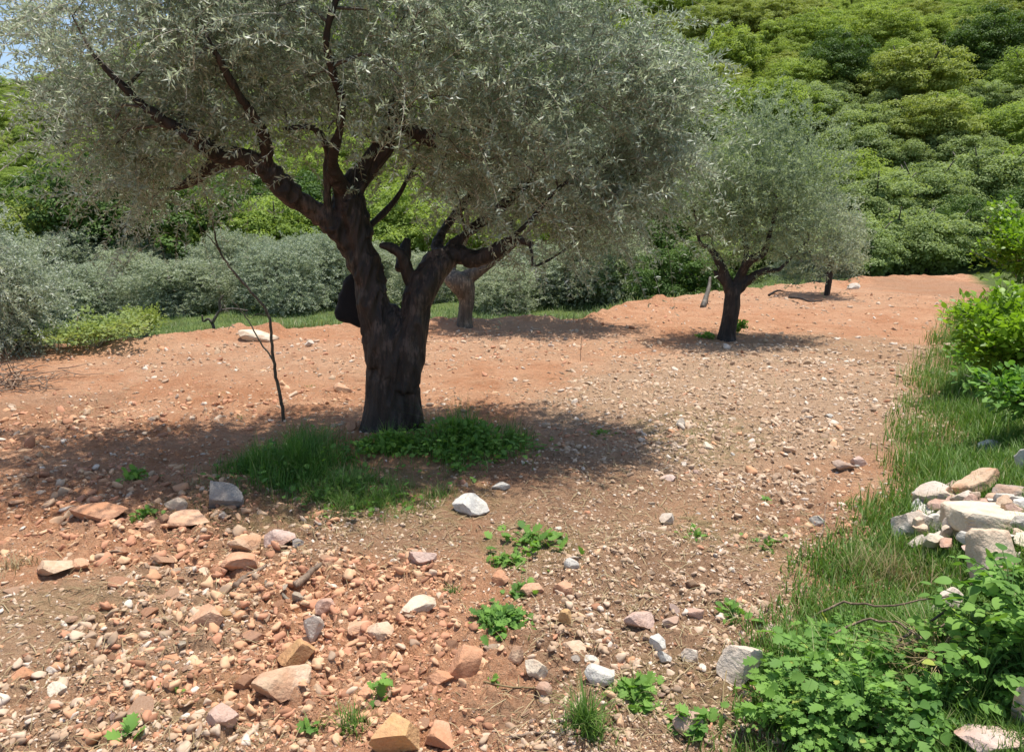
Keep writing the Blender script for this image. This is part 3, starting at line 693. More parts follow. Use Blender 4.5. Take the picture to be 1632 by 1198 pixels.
# the wood on the hillside: one mass no one could count
def hill_wood():
    g = np.random.default_rng(5); pts = []
    Y = 44.
    yy = []; xx = []
    y = 31.
    while y < 185:
        sp = 2.5+.010*y
        xs = np.arange(-.86*y-6, .84*y+8, sp); xs = xs+g.uniform(-1, 1, len(xs))*sp*.45; ys = y+g.uniform(-1, 1, len(xs))*sp*.45
        xx.append(xs); yy.append(ys); y += sp*.86
    x = np.concatenate(xx); y = np.concatenate(yy)
    hs = np.interp(x, [-30, 0, 14], [46, 42, 27])
    ok = y > hs+7; x = x[ok]; y = y[ok]; z = height(x, y)-.5
    n = len(x)
    me = bpy.data.meshes.new('hillside_wood'); me.vertices.add(n); me.vertices.foreach_set('co', np.stack([x, y, z], 1).astype(np.float32).ravel())
    s = g.uniform(.5, 1.05, n)*(1+.35*vn2(x*.08, y*.08, 3)); q = fb2(x*.06, y*.06, 2, 8)+g.uniform(-.35, .35, n)
    q = q-.9*np.exp(-(((x/y)+.48)/.10)**2)*(y < 62)*(y > 40); idx = np.where(q > .38, 2, np.where(q < -.5, 3, g.choice([0, 1, 4, 6], n)))  # picks dark-leaved crowns around the hollow, their colour standing in for its shade
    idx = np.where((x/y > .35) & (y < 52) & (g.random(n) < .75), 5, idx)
    idx = np.where(g.random(n) < .02, 5, idx)
    for nm, v, ty in (('sc', s, 'FLOAT'), ('rz', g.uniform(0, 6.28, n), 'FLOAT')):
        a = me.attributes.new(nm, ty, 'POINT'); a.data.foreach_set('value', v.astype(np.float32))
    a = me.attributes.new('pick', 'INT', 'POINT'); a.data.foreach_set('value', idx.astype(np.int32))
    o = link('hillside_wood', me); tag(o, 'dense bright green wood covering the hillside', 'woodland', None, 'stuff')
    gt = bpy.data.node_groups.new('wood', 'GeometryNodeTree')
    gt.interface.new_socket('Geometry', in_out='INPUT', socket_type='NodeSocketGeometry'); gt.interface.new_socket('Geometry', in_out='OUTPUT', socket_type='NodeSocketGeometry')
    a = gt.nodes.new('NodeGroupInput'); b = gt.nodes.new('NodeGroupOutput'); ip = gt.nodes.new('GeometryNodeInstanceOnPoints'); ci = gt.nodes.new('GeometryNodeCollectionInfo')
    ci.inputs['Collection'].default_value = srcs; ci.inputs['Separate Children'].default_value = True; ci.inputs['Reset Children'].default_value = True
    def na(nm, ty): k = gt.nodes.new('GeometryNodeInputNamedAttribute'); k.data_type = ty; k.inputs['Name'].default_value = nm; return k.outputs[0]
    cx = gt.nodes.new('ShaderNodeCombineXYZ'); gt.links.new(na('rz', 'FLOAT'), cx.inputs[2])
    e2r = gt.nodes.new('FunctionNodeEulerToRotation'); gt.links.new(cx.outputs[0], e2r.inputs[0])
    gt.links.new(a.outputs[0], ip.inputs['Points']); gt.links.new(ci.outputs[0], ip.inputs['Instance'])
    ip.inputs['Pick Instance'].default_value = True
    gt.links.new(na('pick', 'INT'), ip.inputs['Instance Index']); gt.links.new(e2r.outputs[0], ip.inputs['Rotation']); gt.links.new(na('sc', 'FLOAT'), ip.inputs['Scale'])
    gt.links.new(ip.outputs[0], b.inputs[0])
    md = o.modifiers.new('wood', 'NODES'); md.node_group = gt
hill_wood()
def wood_tree(px, Y, k, s, lab, name='broadleaf_tree', grp=None, sx=1, sz=1, trunk=True, dz=0, cat='tree'):
    x = (px-816)/FP*Y/cP; z = float(height(x, Y))
    r = empty(name, (x, Y, z+dz), lab, cat, grp); r.scale = (s*sx, s*sx, s*sz); r.rotation_euler = (0, 0, px*.37)
    link('crown', WOODV[k], r)
    if trunk: link('trunk', TRK, r)
    return r
GB = 'trees at the foot of the hill beyond the grove'
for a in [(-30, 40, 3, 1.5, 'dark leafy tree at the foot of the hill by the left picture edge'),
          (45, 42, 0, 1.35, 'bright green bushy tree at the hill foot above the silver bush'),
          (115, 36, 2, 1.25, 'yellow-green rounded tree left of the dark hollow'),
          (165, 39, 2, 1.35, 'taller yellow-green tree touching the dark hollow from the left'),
          (215, 37, 3, 1.75, 'tall tree with leaves darkened as shade for the hollow behind the grove'),  # leaf colour carries the shade of the hollow
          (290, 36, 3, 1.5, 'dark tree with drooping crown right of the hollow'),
          (335, 36, 1, 1.15, 'green tree with a lit lower spray above the sapling tip'),
          (395, 42, 3, 1.5, 'dark tree right of the sapling tip'),
          (455, 38, 0, 1.3, 'bright leafy tree under the left limb of the big olive'),
          (520, 43, 3, 1.5, 'dark tree just left of the big forked trunk'),
          (590, 40, 0, 1.35, 'bright tree directly behind the upper trunk of the big olive'),
          (655, 41, 1, 1.35, 'fresh green tree seen in the gap between the upper limbs'),
          (730, 39, 0, 1.2, 'fresh green tree seen under the right limb'),
          (800, 42, 1, 1.4, 'green tree behind the crown of the knobbly trunk'),
          (890, 37, 0, 1.2, 'bright green tree showing over the thin right branch'),
          (980, 41, 4, 1.4, 'wide green tree behind the right part of the crown'),
          (1060, 31, 3, 1.0, 'dark green thicket left of the lone round olive', ),
          (1100, 38, 4, 1.3, 'wide green tree behind the left side of the lone olive')]:
    wood_tree(*a, grp=GB)
for a in [(1000, 25.5, 5, .72, 'grey-green shrub left of the lone round olive', 'shrub'), (1075, 22.5, 3, .62, 'dark green round shrub at the field edge behind the lone olive', 'shrub'),
          (1120, 26, 5, .7, 'dull green shrub behind the trunk of the lone olive', 'shrub'), (1200, 27, 5, .75, 'dull green shrub right behind the lone olive trunk', 'shrub'),
          (1345, 26, 5, .75, 'pale grey-green shrub with white rock below it', 'shrub'), (1400, 27.5, 5, .9, 'grey-green shrub at the middle of the far field edge', 'shrub'),
          (1455, 28, 5, .85, 'wide dull shrub behind the far right field edge', 'shrub'), (1510, 29, 3, .75, 'dark shrub at the far right field edge', 'shrub'), (1565, 29, 5, .9, 'dull shrub left of the bright overhanging bush', 'shrub'),
          (1620, 30, 3, .9, 'dark shrub behind the bright overhanging bush', 'shrub'), (1260, 30, 5, .9, 'grey shrub behind the right side of the lone olive', 'shrub'),
          (1370, 33, 5, 1.0, 'second-row grey-green shrub up the slope', 'shrub'), (1440, 34, 5, 1.0, 'second-row dull shrub with yellowish twigs', 'shrub'), (1530, 35, 5, 1.1, 'second-row broad shrub at the right', 'shrub'), (1610, 36, 0, 1.0, 'bright green shrub above the bright overhanging bush', 'shrub'), (1300, 36, 4, 1.0, 'yellowish green shrub above the pale shrub', 'shrub')]:
    wood_tree(*a, grp='shrubs along the far edge of the field', trunk=True, dz=-.35, cat='shrub')
# landmark trees on the slope
for px, py, k, s, lab in [(1580, 178, 0, 1.15, 'round bright green tree standing out high on the slope at the right'), (1612, 150, 5, 1.3, 'rounded grey-green tree cut by the right picture edge, high on the slope'),
                          (1410, 190, 2, 1.35, 'big yellow-green tree with dark hollow beneath, on the slope'), (1510, 130, 3, 1.3, 'dark green tree above the round bright one'), (1290, 160, 3, 1.1, 'blue-green tree on the slope above the lone olive'), (1430, 260, 2, 1.1, 'yellow-green tree halfway down the slope at right')]:
    p = at(px, py); o = wood_tree(px, p.y, k, s, lab, grp='trees standing out on the slope')

# ------------------------------------------------------------------ bushes at the right edge
def leaf_bush(name, loc, lab, R0, H, n, ll, mat, group=None, stems=14, cat='shrub', tmpl=T_BROAD, base_=0., lean=(0, 0), cl=.16):
    root = empty(name, loc, lab, cat, group); tp = Pile(); lp = Pile(); pos = []; dirs = []
    for k in range(stems):
        a = rng.uniform(0, 2*PI); rr = R0*rng.uniform(.3, 1); e = np.array([math.cos(a)*rr+lean[0], math.sin(a)*rr+lean[1], base_+H*rng.uniform(.45, 1)*(1-.35*(rr/R0)**2)])
        q = spline([(0, 0, -.05), e*[.35, .35, .6], e], 5); tp.add(*tube(q, np.linspace(.012*H, .003*H, len(q)), 5))
        m = n//stems; t = rng.uniform(.35, 1, m)**.7; idx = (t*(len(q)-1)).astype(int); c = q[idx]+unit(rng.normal(size=(m, 3)))*rng.random((m, 1))**.6*cl*1.5*np.array([R0, R0, H*.8])
        pos.append(c); dirs.append(unit(unit(c-e*[.5, .5, .6])*.8+rvec(m)*.7+np.array([0, 0, .15])))
    pos = np.concatenate(pos); dirs = np.concatenate(dirs); ok = pos[:, 2] > .01; pos = pos[ok]; dirs = dirs[ok]
    up = unit(np.array([0, 0, 1.])+rvec(len(pos))*.55); sc = ll*rng.uniform(.6, 1.25, len(pos))
    lp.add(*scatter(*tmpl, pos, frames(dirs, up), sc, np.clip(rng.beta(2, 2, len(pos)), 0, .9)))
    link('stems', tp.mesh('stems', M_TWIG, True), root); link('foliage', lp.mesh('foliage', mat, False), root)
    return root
def on(px, py, dz=0): p = at(px, py); return Vector((p.x, p.y, p.z+dz))
leaf_bush('bush', on(1640, 470, 0), 'bright yellow-green bush overhanging from the right edge near the far field', 1.05, 2.0, 5200, .085, M_BUSH, stems=26)
leaf_bush('bush', on(1622, 610, 0), 'glossy bright green bush at the right edge beside the field', .85, .95, 5200, .062, M_BUSH, stems=26)
leaf_bush('bush', on(1560, 590, 0), 'low green bush with feathery edge left of the glossy right bush', .45, .42, 1800, .045, M_WEED, stems=16)
leaf_bush('bush', on(1665, 690, 0), 'green bush at the right edge above the white rubble', .6, .6, 2200, .055, M_WEED, stems=18)
leaf_bush('bramble_bush', on(232, 538), 'bright yellow-green bramble mound at the left field edge', .75, 1.0, 2600, .05, M_HILLY, stems=20, tmpl=T_CARD)
leaf_bush('weed_bush', on(150, 552), 'low dull green weed mass between the silver bush and the bramble mound', .9, .5, 2600, .045, M_SCRUB, stems=20, tmpl=T_CARD)
leaf_bush('weed_bush', on(1175, 531), 'dark green weeds at the foot of the lone round olive, right side', .22, .2, 420, .04, M_WEED, stems=9)
leaf_bush('weed_bush', on(1132, 541), 'low weeds left of the lone round olive trunk', .2, .1, 260, .035, M_WEED, stems=8)

# ------------------------------------------------------------------ rocks
def ico(sub):
    bm = bmesh.new(); bmesh.ops.create_icosphere(bm, subdivisions=sub, radius=1)
    V = np.array([v.co[:] for v in bm.verts]); F = np.array([[v.index for v in f.verts] for f in bm.faces]); bm.free(); return V, F
ICO1, ICO2, ICO3, ICO4 = ico(1), ico(2), ico(3), ico(4)
def rockV(V, g, cuts=9, rough=.06, lo=.55, hi=.9):
    V = V.copy()
    for k in range(cuts):
        n = g.normal(size=3); n /= np.linalg.norm(n); d = g.uniform(lo, hi); t = V@n; V -= np.where(t > d, (t-d), 0)[:, None]*n*.97
    V += V*(rough*vn3(V*2.2+g.uniform(0, 50), 1)+rough*.6*vn3(V*6+g.uniform(0, 50), 2)+rough*.35*vn3(V*13+3, 4))[:, None]
    return V
STONE = {
 'orange': stone_mat('stone_orange', (.56, .29, .17), (.66, .40, .26), st=.3), 'salmon': stone_mat('stone_salmon', (.62, .37, .235), (.70, .49, .34), st=.2),
 'tan': stone_mat('stone_tan', (.58, .43, .29), (.68, .54, .40), st=.3), 'white': stone_mat('stone_white', (.60, .54, .46), (.72, .67, .59), (.5, .34, .22), .25),
 'grey': stone_mat('stone_grey', (.27, .25, .23), (.38, .35, .31), (.30, .2, .14), .12), 'ochre': stone_mat('stone_ochre', (.58, .37, .16), (.66, .46, .24), st=.25),
 'brown': stone_mat('stone_brown', (.30, .17, .11), (.38, .23, .15), st=.3), 'cream': stone_mat('stone_cream', (.66, .56, .42), (.72, .64, .50), st=.2),
 'pink': stone_mat('stone_pink', (.56, .41, .34), (.64, .50, .43), st=.25), 'taupe': stone_mat('stone_taupe', (.40, .31, .25), (.48, .39, .32), st=.2),
 'lime': stone_mat('stone_limestone', (.62, .58, .52), (.72, .69, .62), (.42, .36, .28), .2)}
seedc = [0]
def rock(px, py, w, h, col, lab, name='stone', depth=None, sub=ICO4, cuts=15, rz=None, tilt=None, sink=.38, grp=None, lo=.4, hi=.85, rough=.05, lift=0):
    seedc[0] += 1; g = np.random.default_rng(500+seedc[0])
    p = at(px, py+h*.32); d = math.hypot(p.x, p.y, ) ; k = math.sqrt(d*d+(CAMH-p.z)**2)/FP
    p.z = float(height(np.array([p.x]), np.array([p.y]), True)[0])*.6+p.z*.4
    W = w*k/2; ang = math.atan2(CAMH-p.z, d); Hh = max(h*k/2-.35*W*math.sin(ang)*.6, h*k/2*.6)
    V = rockV(sub[0], g, cuts, rough, lo, hi); V /= np.abs(V).max(0); V = V*[W, (depth or .75)*W, Hh*1.05]
    me = mesh_np(name, V, sub[1], None, STONE[col], True); me.set_sharp_from_angle(angle=R(24))
    o = link(name, me, None, (p.x, p.y, p.z+Hh*(1-sink*1.5)+lift)); o.rotation_euler = (g.uniform(-.15, .15), g.uniform(-.15, .15), g.uniform(-.5, .5)) if rz is None else (tilt or 0, 0, rz)
    return tag(o, lab, 'stone', grp)
NAMED = [
 (352, 795, 72, 52, 'grey', 'dark grey rounded boulder in the shade beside the tall grass'), (283, 802, 34, 30, 'cream', 'small cream stone left of the dark grey boulder'),
 (160, 818, 80, 34, 'orange', 'flat peaked orange stone at the left, left of two salmon stones'), (298, 830, 72, 32, 'salmon', 'flat salmon slab just below the cream stone'),
 (239, 838, 30, 22, 'salmon', 'little pinkish stone left of the flat salmon slab'), (396, 863, 56, 34, 'tan', 'angular tan block with a dark right face below the boulder'),
 (446, 860, 44, 36, 'pink', 'rounded pale pink stone right of the angular tan block'), (473, 866, 20, 20, 'grey', 'tiny grey stone touching the pale pink one'),
 (88, 908, 56, 28, 'tan', 'flat tan stone near the left edge'), (126, 902, 32, 22, 'salmon', 'small salmon stone right of the flat tan one near the left edge'),
 (332, 990, 64, 46, 'salmon', 'broad orange-pink stone in the middle of the left rubble'), (380, 903, 58, 36, 'orange', 'orange block above the brown wood pieces'),
 (499, 1002, 34, 52, 'white', 'upright whitish stone standing in the orange rubble'), (474, 1044, 56, 50, 'ochre', 'ochre yellow stone right below the upright whitish one'),
 (452, 1090, 86, 58, 'tan', 'largest tan boulder of the left rubble with a grey underside'), (362, 1150, 48, 46, 'pink', 'egg-shaped pinkish stone near the bottom left'),
 (270, 1052, 28, 18, 'orange', 'small bright orange stone on the grey soil at left'), (93, 1104, 28, 24, 'cream', 'small cream stone near the lower left corner'),
 (35, 1076, 38, 26, 'orange', 'orange stone beside a white pebble in the lower left'), (86, 1062, 18, 14, 'white', 'white pebble right of the orange lower-left stone'),
 (632, 1174, 70, 62, 'ochre', 'large ochre rock cut by the bottom edge'), (700, 1168, 62, 36, 'orange', 'oval orange stone right of the large ochre bottom rock'),
 (672, 890, 46, 34, 'pink', 'pale pink stone below the tree grass in the centre'), (664, 966, 58, 26, 'cream', 'long flat cream stone left of a small weed tuft'),
 (896, 938, 34, 28, 'orange', 'brick-red stone with a flat top right of the weeds'), (846, 938, 38, 28, 'salmon', 'salmon stone left of the brick-red flat-topped one'),
 (800, 922, 30, 30, 'orange', 'orange stone beneath the yellow-green weeds'), (902, 984, 24, 36, 'ochre', 'upright yellow stone below the brick-red one'),
 (752, 802, 58, 38, 'lime', 'jagged light grey rock at the right end of the tree grass'), (1014, 988, 52, 36, 'pink', 'pinkish rounded stone with a dark shadow, right of centre'),
 (1172, 1058, 68, 66, 'white', 'big white boulder beside the leafy plants at the bottom right'), (740, 1058, 54, 54, 'orange', 'rusty orange block in the lower centre'),
 (853, 1070, 42, 44, 'cream', 'rounded pale stone right of the rusty orange block'), (822, 1046, 34, 44, 'tan', 'leaning tan stone above the rounded pale one'),
 (912, 1028, 42, 34, 'tan', 'tan stone below the upright yellow one'), (1072, 990, 34, 28, 'taupe', 'taupe stone right of the pinkish rounded one'),
 (1052, 1024, 32, 32, 'lime', 'grey-white stone above a pair of pale ones right of centre'), (1096, 1043, 32, 28, 'white', 'white rounded stone at the right of its little cluster'), (1060, 1048, 24, 26, 'lime', 'pale stone at the left of its little cluster'),
 (913, 900, 28, 28, 'lime', 'light grey round stone above the brick-red one'), (1064, 826, 26, 22, 'white', 'off-white stone on the brown soil right of the weeds'),
 (1256, 717, 28, 16, 'cream', 'flat cream stone on the right stony ground'), (1126, 712, 20, 15, 'cream', 'cream stone on the stony ground below the bright white one'), (1085, 676, 16, 22, 'white', 'bright white stone standing on the stony ground right of the tree'),
 (1302, 829, 30, 20, 'lime', 'pale stone near the grass bank with a dark side'), (1370, 736, 28, 18, 'pink', 'pinkish stone near the bank, rightmost on the stony ground'), (1345, 742, 34, 22, 'taupe', 'taupe stone left of the pinkish one near the bank'),
 (412, 533, 62, 24, 'cream', 'long pale flat rock on the far field edge behind the sapling'), (493, 547, 16, 14, 'white', 'small white stone on the field left of the big trunk'),
 (1360, 457, 20, 12, 'white', 'white rock at the far field edge below the pale shrub'), (960, 1080, 54, 40, 'lime', 'dusty pale rock behind the tall grass at the bottom centre'), (1093, 1156, 46, 36, 'taupe', 'grey-brown rock near the bottom between grass and leafy plants'),
 (1110, 975, 30, 26, 'pink', 'flat pinkish stone in the loose stones right of centre'), (560, 676, 18, 22, 'orange', 'bright orange stone at the left foot of the big trunk'),
 (545, 618, 40, 20, 'tan', 'tan lump in the small heap left of the big trunk'), (525, 622, 18, 14, 'brown', 'brown lump in the small heap left of the big trunk'), (400, 1012, 44, 24, 'brown', 'brown slab edge casting a dark shadow in the left rubble'),
 (1065, 760, 26, 14, 'pink', 'flat pinkish stone in the patchy shade right of the tree'), (800, 775, 30, 16, 'lime', 'pale stone right of the jagged grey rock'), (572, 1002, 44, 30, 'salmon', 'salmon stone right of the upright whitish stone'), (610, 1010, 50, 28, 'tan', 'tan flat stone right of the salmon one in the centre rubble'),
 (520, 970, 36, 30, 'pink', 'pink stone behind the upright whitish one'), (700, 1080, 40, 34, 'orange', 'orange stone left of the rusty block'), (590, 1098, 50, 22, 'orange', 'long low orange clod right of the largest tan boulder'),
 (940, 1050, 26, 18, 'white', 'small white flat stone above the dusty pale rock'), (1230, 1002, 30, 14, 'pink', 'flat pink stone beside the bank grass'), (865, 1100, 30, 26, 'taupe', 'taupe stone below the rounded pale one')]
for a in NAMED: rock(*a, sink=.22 if a[2]*a[3] > 1500 else .34)
USED = set()
RMARKS = [(1552, 792, 'leaning tan slab'), (1598, 850, 'mossy cream slab'), (1572, 925, 'standing pale block'), (1495, 797, 'round white boulder'), (1452, 842, 'leftmost white rubble stone'), (1500, 862, 'low white front stone')]
def mark_label(head, px, py, marks):
    near = min(marks, key=lambda q: (q[0]-px)**2+(1.5*(q[1]-py))**2); dx, dy = px-near[0], py-near[1]
    rel = ('right of' if dx > 0 else 'left of') if abs(dx) > abs(dy)*1.3 else ('just above' if dy < 0 else 'just below')
    if math.hypot(dx, dy) < 45 and 'just' not in rel: rel = 'close '+rel
    base_ = f"{head} stone {rel} the {near[2]}"; lab = base_; q = 0
    while lab in USED and q < 7: q += 1; lab = base_+', '+['second', 'third', 'fourth', 'fifth', 'sixth', 'seventh', 'eighth'][q-1]+' nearest'
    USED.add(lab); return lab
# rubble on the bank
RB = 'rubble stones on the grassy bank'
for a in [(1495, 797, 54, 40, 'white', 'rounded white boulder left of the leaning tan slab on the bank'), (1512, 782, 24, 22, 'pink', 'small pinkish stone wedged behind the leaning tan slab'),
          (1452, 842, 44, 46, 'white', 'leftmost white stone of the bank rubble'), (1478, 820, 36, 30, 'white', 'white stone on the back of the leftmost rubble'), (1492, 838, 34, 30, 'lime', 'small white stone in the middle of the bank rubble'),
          (1515, 828, 40, 30, 'white', 'white broken stone under the white boulder'), (1500, 862, 34, 22, 'white', 'low white stone at the front of the bank rubble'), (1535, 852, 42, 34, 'lime', 'pale stone beside the mossy slab'),
          (1625, 790, 50, 24, 'taupe', 'brown-grey stone at the right edge behind the rubble'), (1590, 806, 60, 24, 'pink', 'flat pinkish slab right of the leaning tan slab'), (1625, 812, 40, 24, 'lime', 'pale flat stone at the right edge of the rubble'),
          (1512, 968, 48, 44, 'white', 'crumbled white stone in the grass below the rubble'), (1570, 884, 46, 20, 'pink', 'broken pinkish stone above the standing block'), (1600, 890, 44, 22, 'white', 'broken white stone right above the standing block'),
          (1626, 1135, 36, 72, 'white', 'speckled white stone at the right edge low in the leaves'), (1588, 1186, 80, 34, 'pink', 'flat pinkish rock in the bottom right corner'), (1440, 1163, 62, 26, 'white', 'white stone under the leafy plants at the bottom'),
          (1505, 1110, 30, 24, 'lime', 'pale stone deep among the right leaves'), (1500, 1070, 34, 24, 'grey', 'grey stone in the hollow by the black hose'), (1628, 742, 22, 34, 'lime', 'pale upright stone at the right edge of the bank'),
          (1575, 712, 36, 18, 'lime', 'pale stone in the bank grass above the rubble'), (1470, 812, 26, 22, 'lime', 'small pale stone behind the leftmost white one'), (1548, 826, 30, 22, 'cream', 'cream stone below the leaning tan slab'), (1465, 868, 26, 20, 'white', 'small white stone at the left front of the rubble')]:
    rock(a[0], a[1], a[2]*1.22, a[3]*1.3, a[4], a[5], grp=RB, lift=.015, cuts=14)
for k in range(44):
    px = random.uniform(1445, 1640); py = random.uniform(800, 888) if px > 1470 else random.uniform(825, 868); cl = random.choice(['white', 'white', 'lime', 'cream', 'pink'])
    rock(px, py, random.uniform(16, 38), random.uniform(14, 30), cl, mark_label('small broken '+{'lime': 'pale grey', 'pink': 'pinkish'}.get(cl, cl), px, py, RMARKS), grp='small filler stones of the bank rubble', sub=ICO3, lift=.06, sink=.2)
def slab(px, py, size, rot, col, lab, name='stone_block', lift=0):
    seedc[0] += 1; V = ICO4[0]; F = ICO4[1]; V = V/(np.abs(V)**9).sum(1)[:, None]**(1/9.); V = V*np.array(size)/2
    V = V+.012*np.stack([vn3(V*9+k*9+seedc[0], 3) for k in range(3)], 1)+.006*np.stack([vn3(V*30+k*9, 5) for k in range(3)], 1)
    me = mesh_np(name, V, F, None, STONE[col], True); me.set_sharp_from_angle(angle=R(35)); p = at(px, py)
    o = link(name, me, None, (p.x, p.y, p.z+lift)); o.rotation_euler = rot; return tag(o, lab, 'stone', RB)
slab(1552, 795, (.27, .13, .07), (R(-18), R(-16), R(24)), 'tan', 'leaning tan rectangular slab on top of the white rubble', lift=.10)
slab(1600, 846, (.52, .34, .12), (R(-8), R(3), R(-6)), 'cream', 'large mossy cream slab in the bank rubble at the right edge', lift=.05)
slab(1574, 925, (.16, .11, .26), (R(-24), R(6), R(12)), 'cream', 'upright pale block standing below the rubble', lift=.10)

# loose stones: up to 300 of them as things, each in a zone with its colour and shape
SHAPES = []
for i in range(7):
    g = np.random.default_rng(40+i); V = rockV(ICO3[0], g, 15, .05, .35, .85); V /= np.abs(V).max(0); V *= [1, .75+.2*(i % 2), [.35, .5, .65, .4][i % 4]]; SHAPES.append((V, 'flat' if i % 4 in (0, 3) else 'chunky'))
SM = {}
MARKS = [(352, 795, 'dark grey boulder'), (160, 818, 'flat peaked orange stone'), (298, 830, 'flat salmon slab'), (396, 863, 'angular tan block'), (446, 860, 'rounded pale pink stone'), (88, 908, 'flat tan stone by the left edge'), (332, 990, 'broad orange-pink stone'), (380, 903, 'orange block'),
 (499, 1002, 'upright whitish stone'), (474, 1044, 'ochre yellow stone'), (452, 1090, 'largest tan boulder'), (362, 1150, 'egg-shaped pinkish stone'), (270, 1052, 'bright orange stone on grey soil'), (93, 1104, 'cream stone by the lower left corner'), (35, 1076, 'lower left orange stone'), (632, 1174, 'large ochre bottom rock'), (700, 1168, 'oval orange stone'),
 (672, 890, 'pale pink stone below the tree grass'), (664, 966, 'long flat cream stone'), (896, 938, 'brick-red flat-topped stone'), (902, 984, 'upright yellow stone'), (752, 802, 'jagged light grey rock'), (1014, 988, 'pinkish stone with dark shadow'), (1174, 1062, 'big white boulder'), (740, 1058, 'rusty orange block'), (853, 1070, 'rounded pale stone'),
 (1072, 990, 'taupe stone'), (1096, 1043, 'white rounded cluster stone'), (913, 900, 'light grey round stone'), (1064, 826, 'off-white stone on brown soil'), (1256, 717, 'flat cream stone on the stony ground'), (1085, 676, 'bright white standing stone'), (1302, 829, 'pale stone by the grass bank'), (1345, 742, 'taupe stone near the bank'), (935, 1165, 'tall grass sheaf'), (800, 995, 'round weed clump'),
 (235, 825, 'low leafy weed'), (400, 930, 'brown wood piece'), (1010, 1120, 'grey-green weeds'), (608, 1115, 'spindly weed'), (960, 1080, 'dusty pale rock'), (25, 905, 'straw-coloured grass'), (215, 765, 'small leafy weed')]
def stone_me(i, col):
    if (i, col) not in SM:
        me = mesh_np('stone', SHAPES[i][0], ICO3[1], None, STONE[col], True); me.set_sharp_from_angle(angle=R(24)); SM[(i, col)] = me
    return SM[(i, col)]
ZN = [((180, 640), (880, 1140), ['orange']*4+['salmon']*3+['tan']*2+['brown', 'ochre', 'cream'], 58, (12, 52), 'in the rubble left of centre'),
      ((0, 330), (1030, 1190), ['tan', 'cream', 'white', 'pink', 'orange', 'salmon', 'lime', 'taupe'], 18, (9, 28), 'on the grey soil at the bottom left'),
      ((0, 330), (760, 1000), ['orange', 'salmon', 'tan', 'salmon', 'orange'], 20, (10, 44), 'on the orange soil by the left edge'),
      ((560, 900), (1000, 1190), ['orange', 'salmon', 'tan', 'brown', 'cream', 'pink'], 16, (10, 38), 'at the bottom centre'),
      ((900, 1200), (880, 1190), ['lime', 'pink', 'taupe', 'tan', 'white', 'pink'], 18, (10, 32), 'on the brown soil right of centre'),
      ((900, 1400), (640, 860), ['cream', 'lime', 'pink', 'tan'], 14, (9, 18), 'on the stony ground right of the tree')]
for (x0, x1), (y0, y1), cols, n, (s0, s1), where in ZN:
    for k in range(n):
        px, py = random.uniform(x0, x1), random.uniform(y0, y1)
        if px > 1215-(py-1190)*.55 and py > 760: px -= 120
        col = random.choice(cols); i = random.randrange(7); w = s0+(s1-s0)*random.random()**1.8
        p = at(px, py); d = math.sqrt(p.x**2+p.y**2+2.5); W = w/FP*d/2
        o = link('stone', stone_me(i, col), None, (p.x, p.y, float(height(np.array([p.x]), np.array([p.y]), True)[0])+W*.02)); o.scale = (W, W*random.uniform(.8, 1.2), W*random.uniform(.8, 1.3))
        o.rotation_euler = (random.uniform(-.35, .35), random.uniform(-.35, .35), random.uniform(0, 6.28))
        cn = {'lime': 'pale grey', 'taupe': 'grey-brown', 'salmon': 'salmon', 'cream': 'cream'}.get(col, col)
        sz = 'fist-sized' if w > (s0+s1)*.5 else 'small' if w > s0*1.5 else 'tiny'
        tag(o, mark_label(f'{sz} {SHAPES[i][1]} {cn}', px, py, MARKS), 'stone', 'loose '+cn+' stones '+where)
# the gravel between them: beyond counting
def gravel():
    g = np.random.default_rng(77); n = 190000
    r = np.exp(g.uniform(math.log(1.7), math.log(20), n)); a = g.uniform(-R(44), R(42), n); x = r*np.sin(a); y = r*np.cos(a)
    de, bk = masks(x, y); rb = rubble(x, y); pale = zone(PALE, x, y); dull = zone(DULL, x, y)
    pr = np.clip(.14+.75*rb+.45*dull+.5*pale, 0, 1)*np.where(r > 7.5, .55+.45*pale, 1)
    ok = (de < -.1) & (bk < .3) & (g.random(n) < pr) & (fb2(x*3, y*3, 2, 55) > g.uniform(-.8, .2, n)); x = x[ok]; y = y[ok]; n = len(x)
    rb = rb[ok]; dull = dull[ok]; z = height(x, y, True); d = np.sqrt(x*x+y*y+3)
    s = (1.6+6*g.random(n)**3.2+(13*rb+6)*g.random(n)**9)/FP*np.clip(d, 2.2, 11)*.55
    pl = Pile(); k = g.integers(0, 8, n)
    orange = np.clip(.8*rb+.25-.75*dull, .08, .9)
    tone = np.where(g.random(n) < orange, g.uniform(0, .5, n), g.uniform(.5, 1, n))
    for i in range(8):
        q = np.random.default_rng(i); V = rockV(ICO2[0]*q.uniform(.5, 1.2, (42, 1)), q, 7, .0, .3, .8); V /= np.abs(V).max(0); V = V*[1, .55+.35*(i % 2), [.4, .55, .3, .65][i % 4]]
        m = k == i; nn = m.sum(); up = unit(np.array([0, 0, 1.])+rvec(nn)*.6)
        M = frames(rvec(nn), up); pl.add(*scatter(V, ICO2[1], np.stack([x[m], y[m], z[m]+s[m]*.05], 1), M, s[m], tone[m]))
    mat = ramp_mat('gravel', [(0, (.50, .25, .15)), (.14, (.56, .31, .175)), (.28, (.62, .40, .24)), (.42, (.34, .17, .10)), (.50, (.46, .33, .22)), (.68, (.56, .43, .31)), (.84, (.36, .26, .18)), (.955, (.64, .55, .45))])
    tag(link('gravel', pl.mesh('gravel', mat)), 'loose gravel and earth crumbs strewn over the red field', 'gravel', None, 'stuff')
gravel()

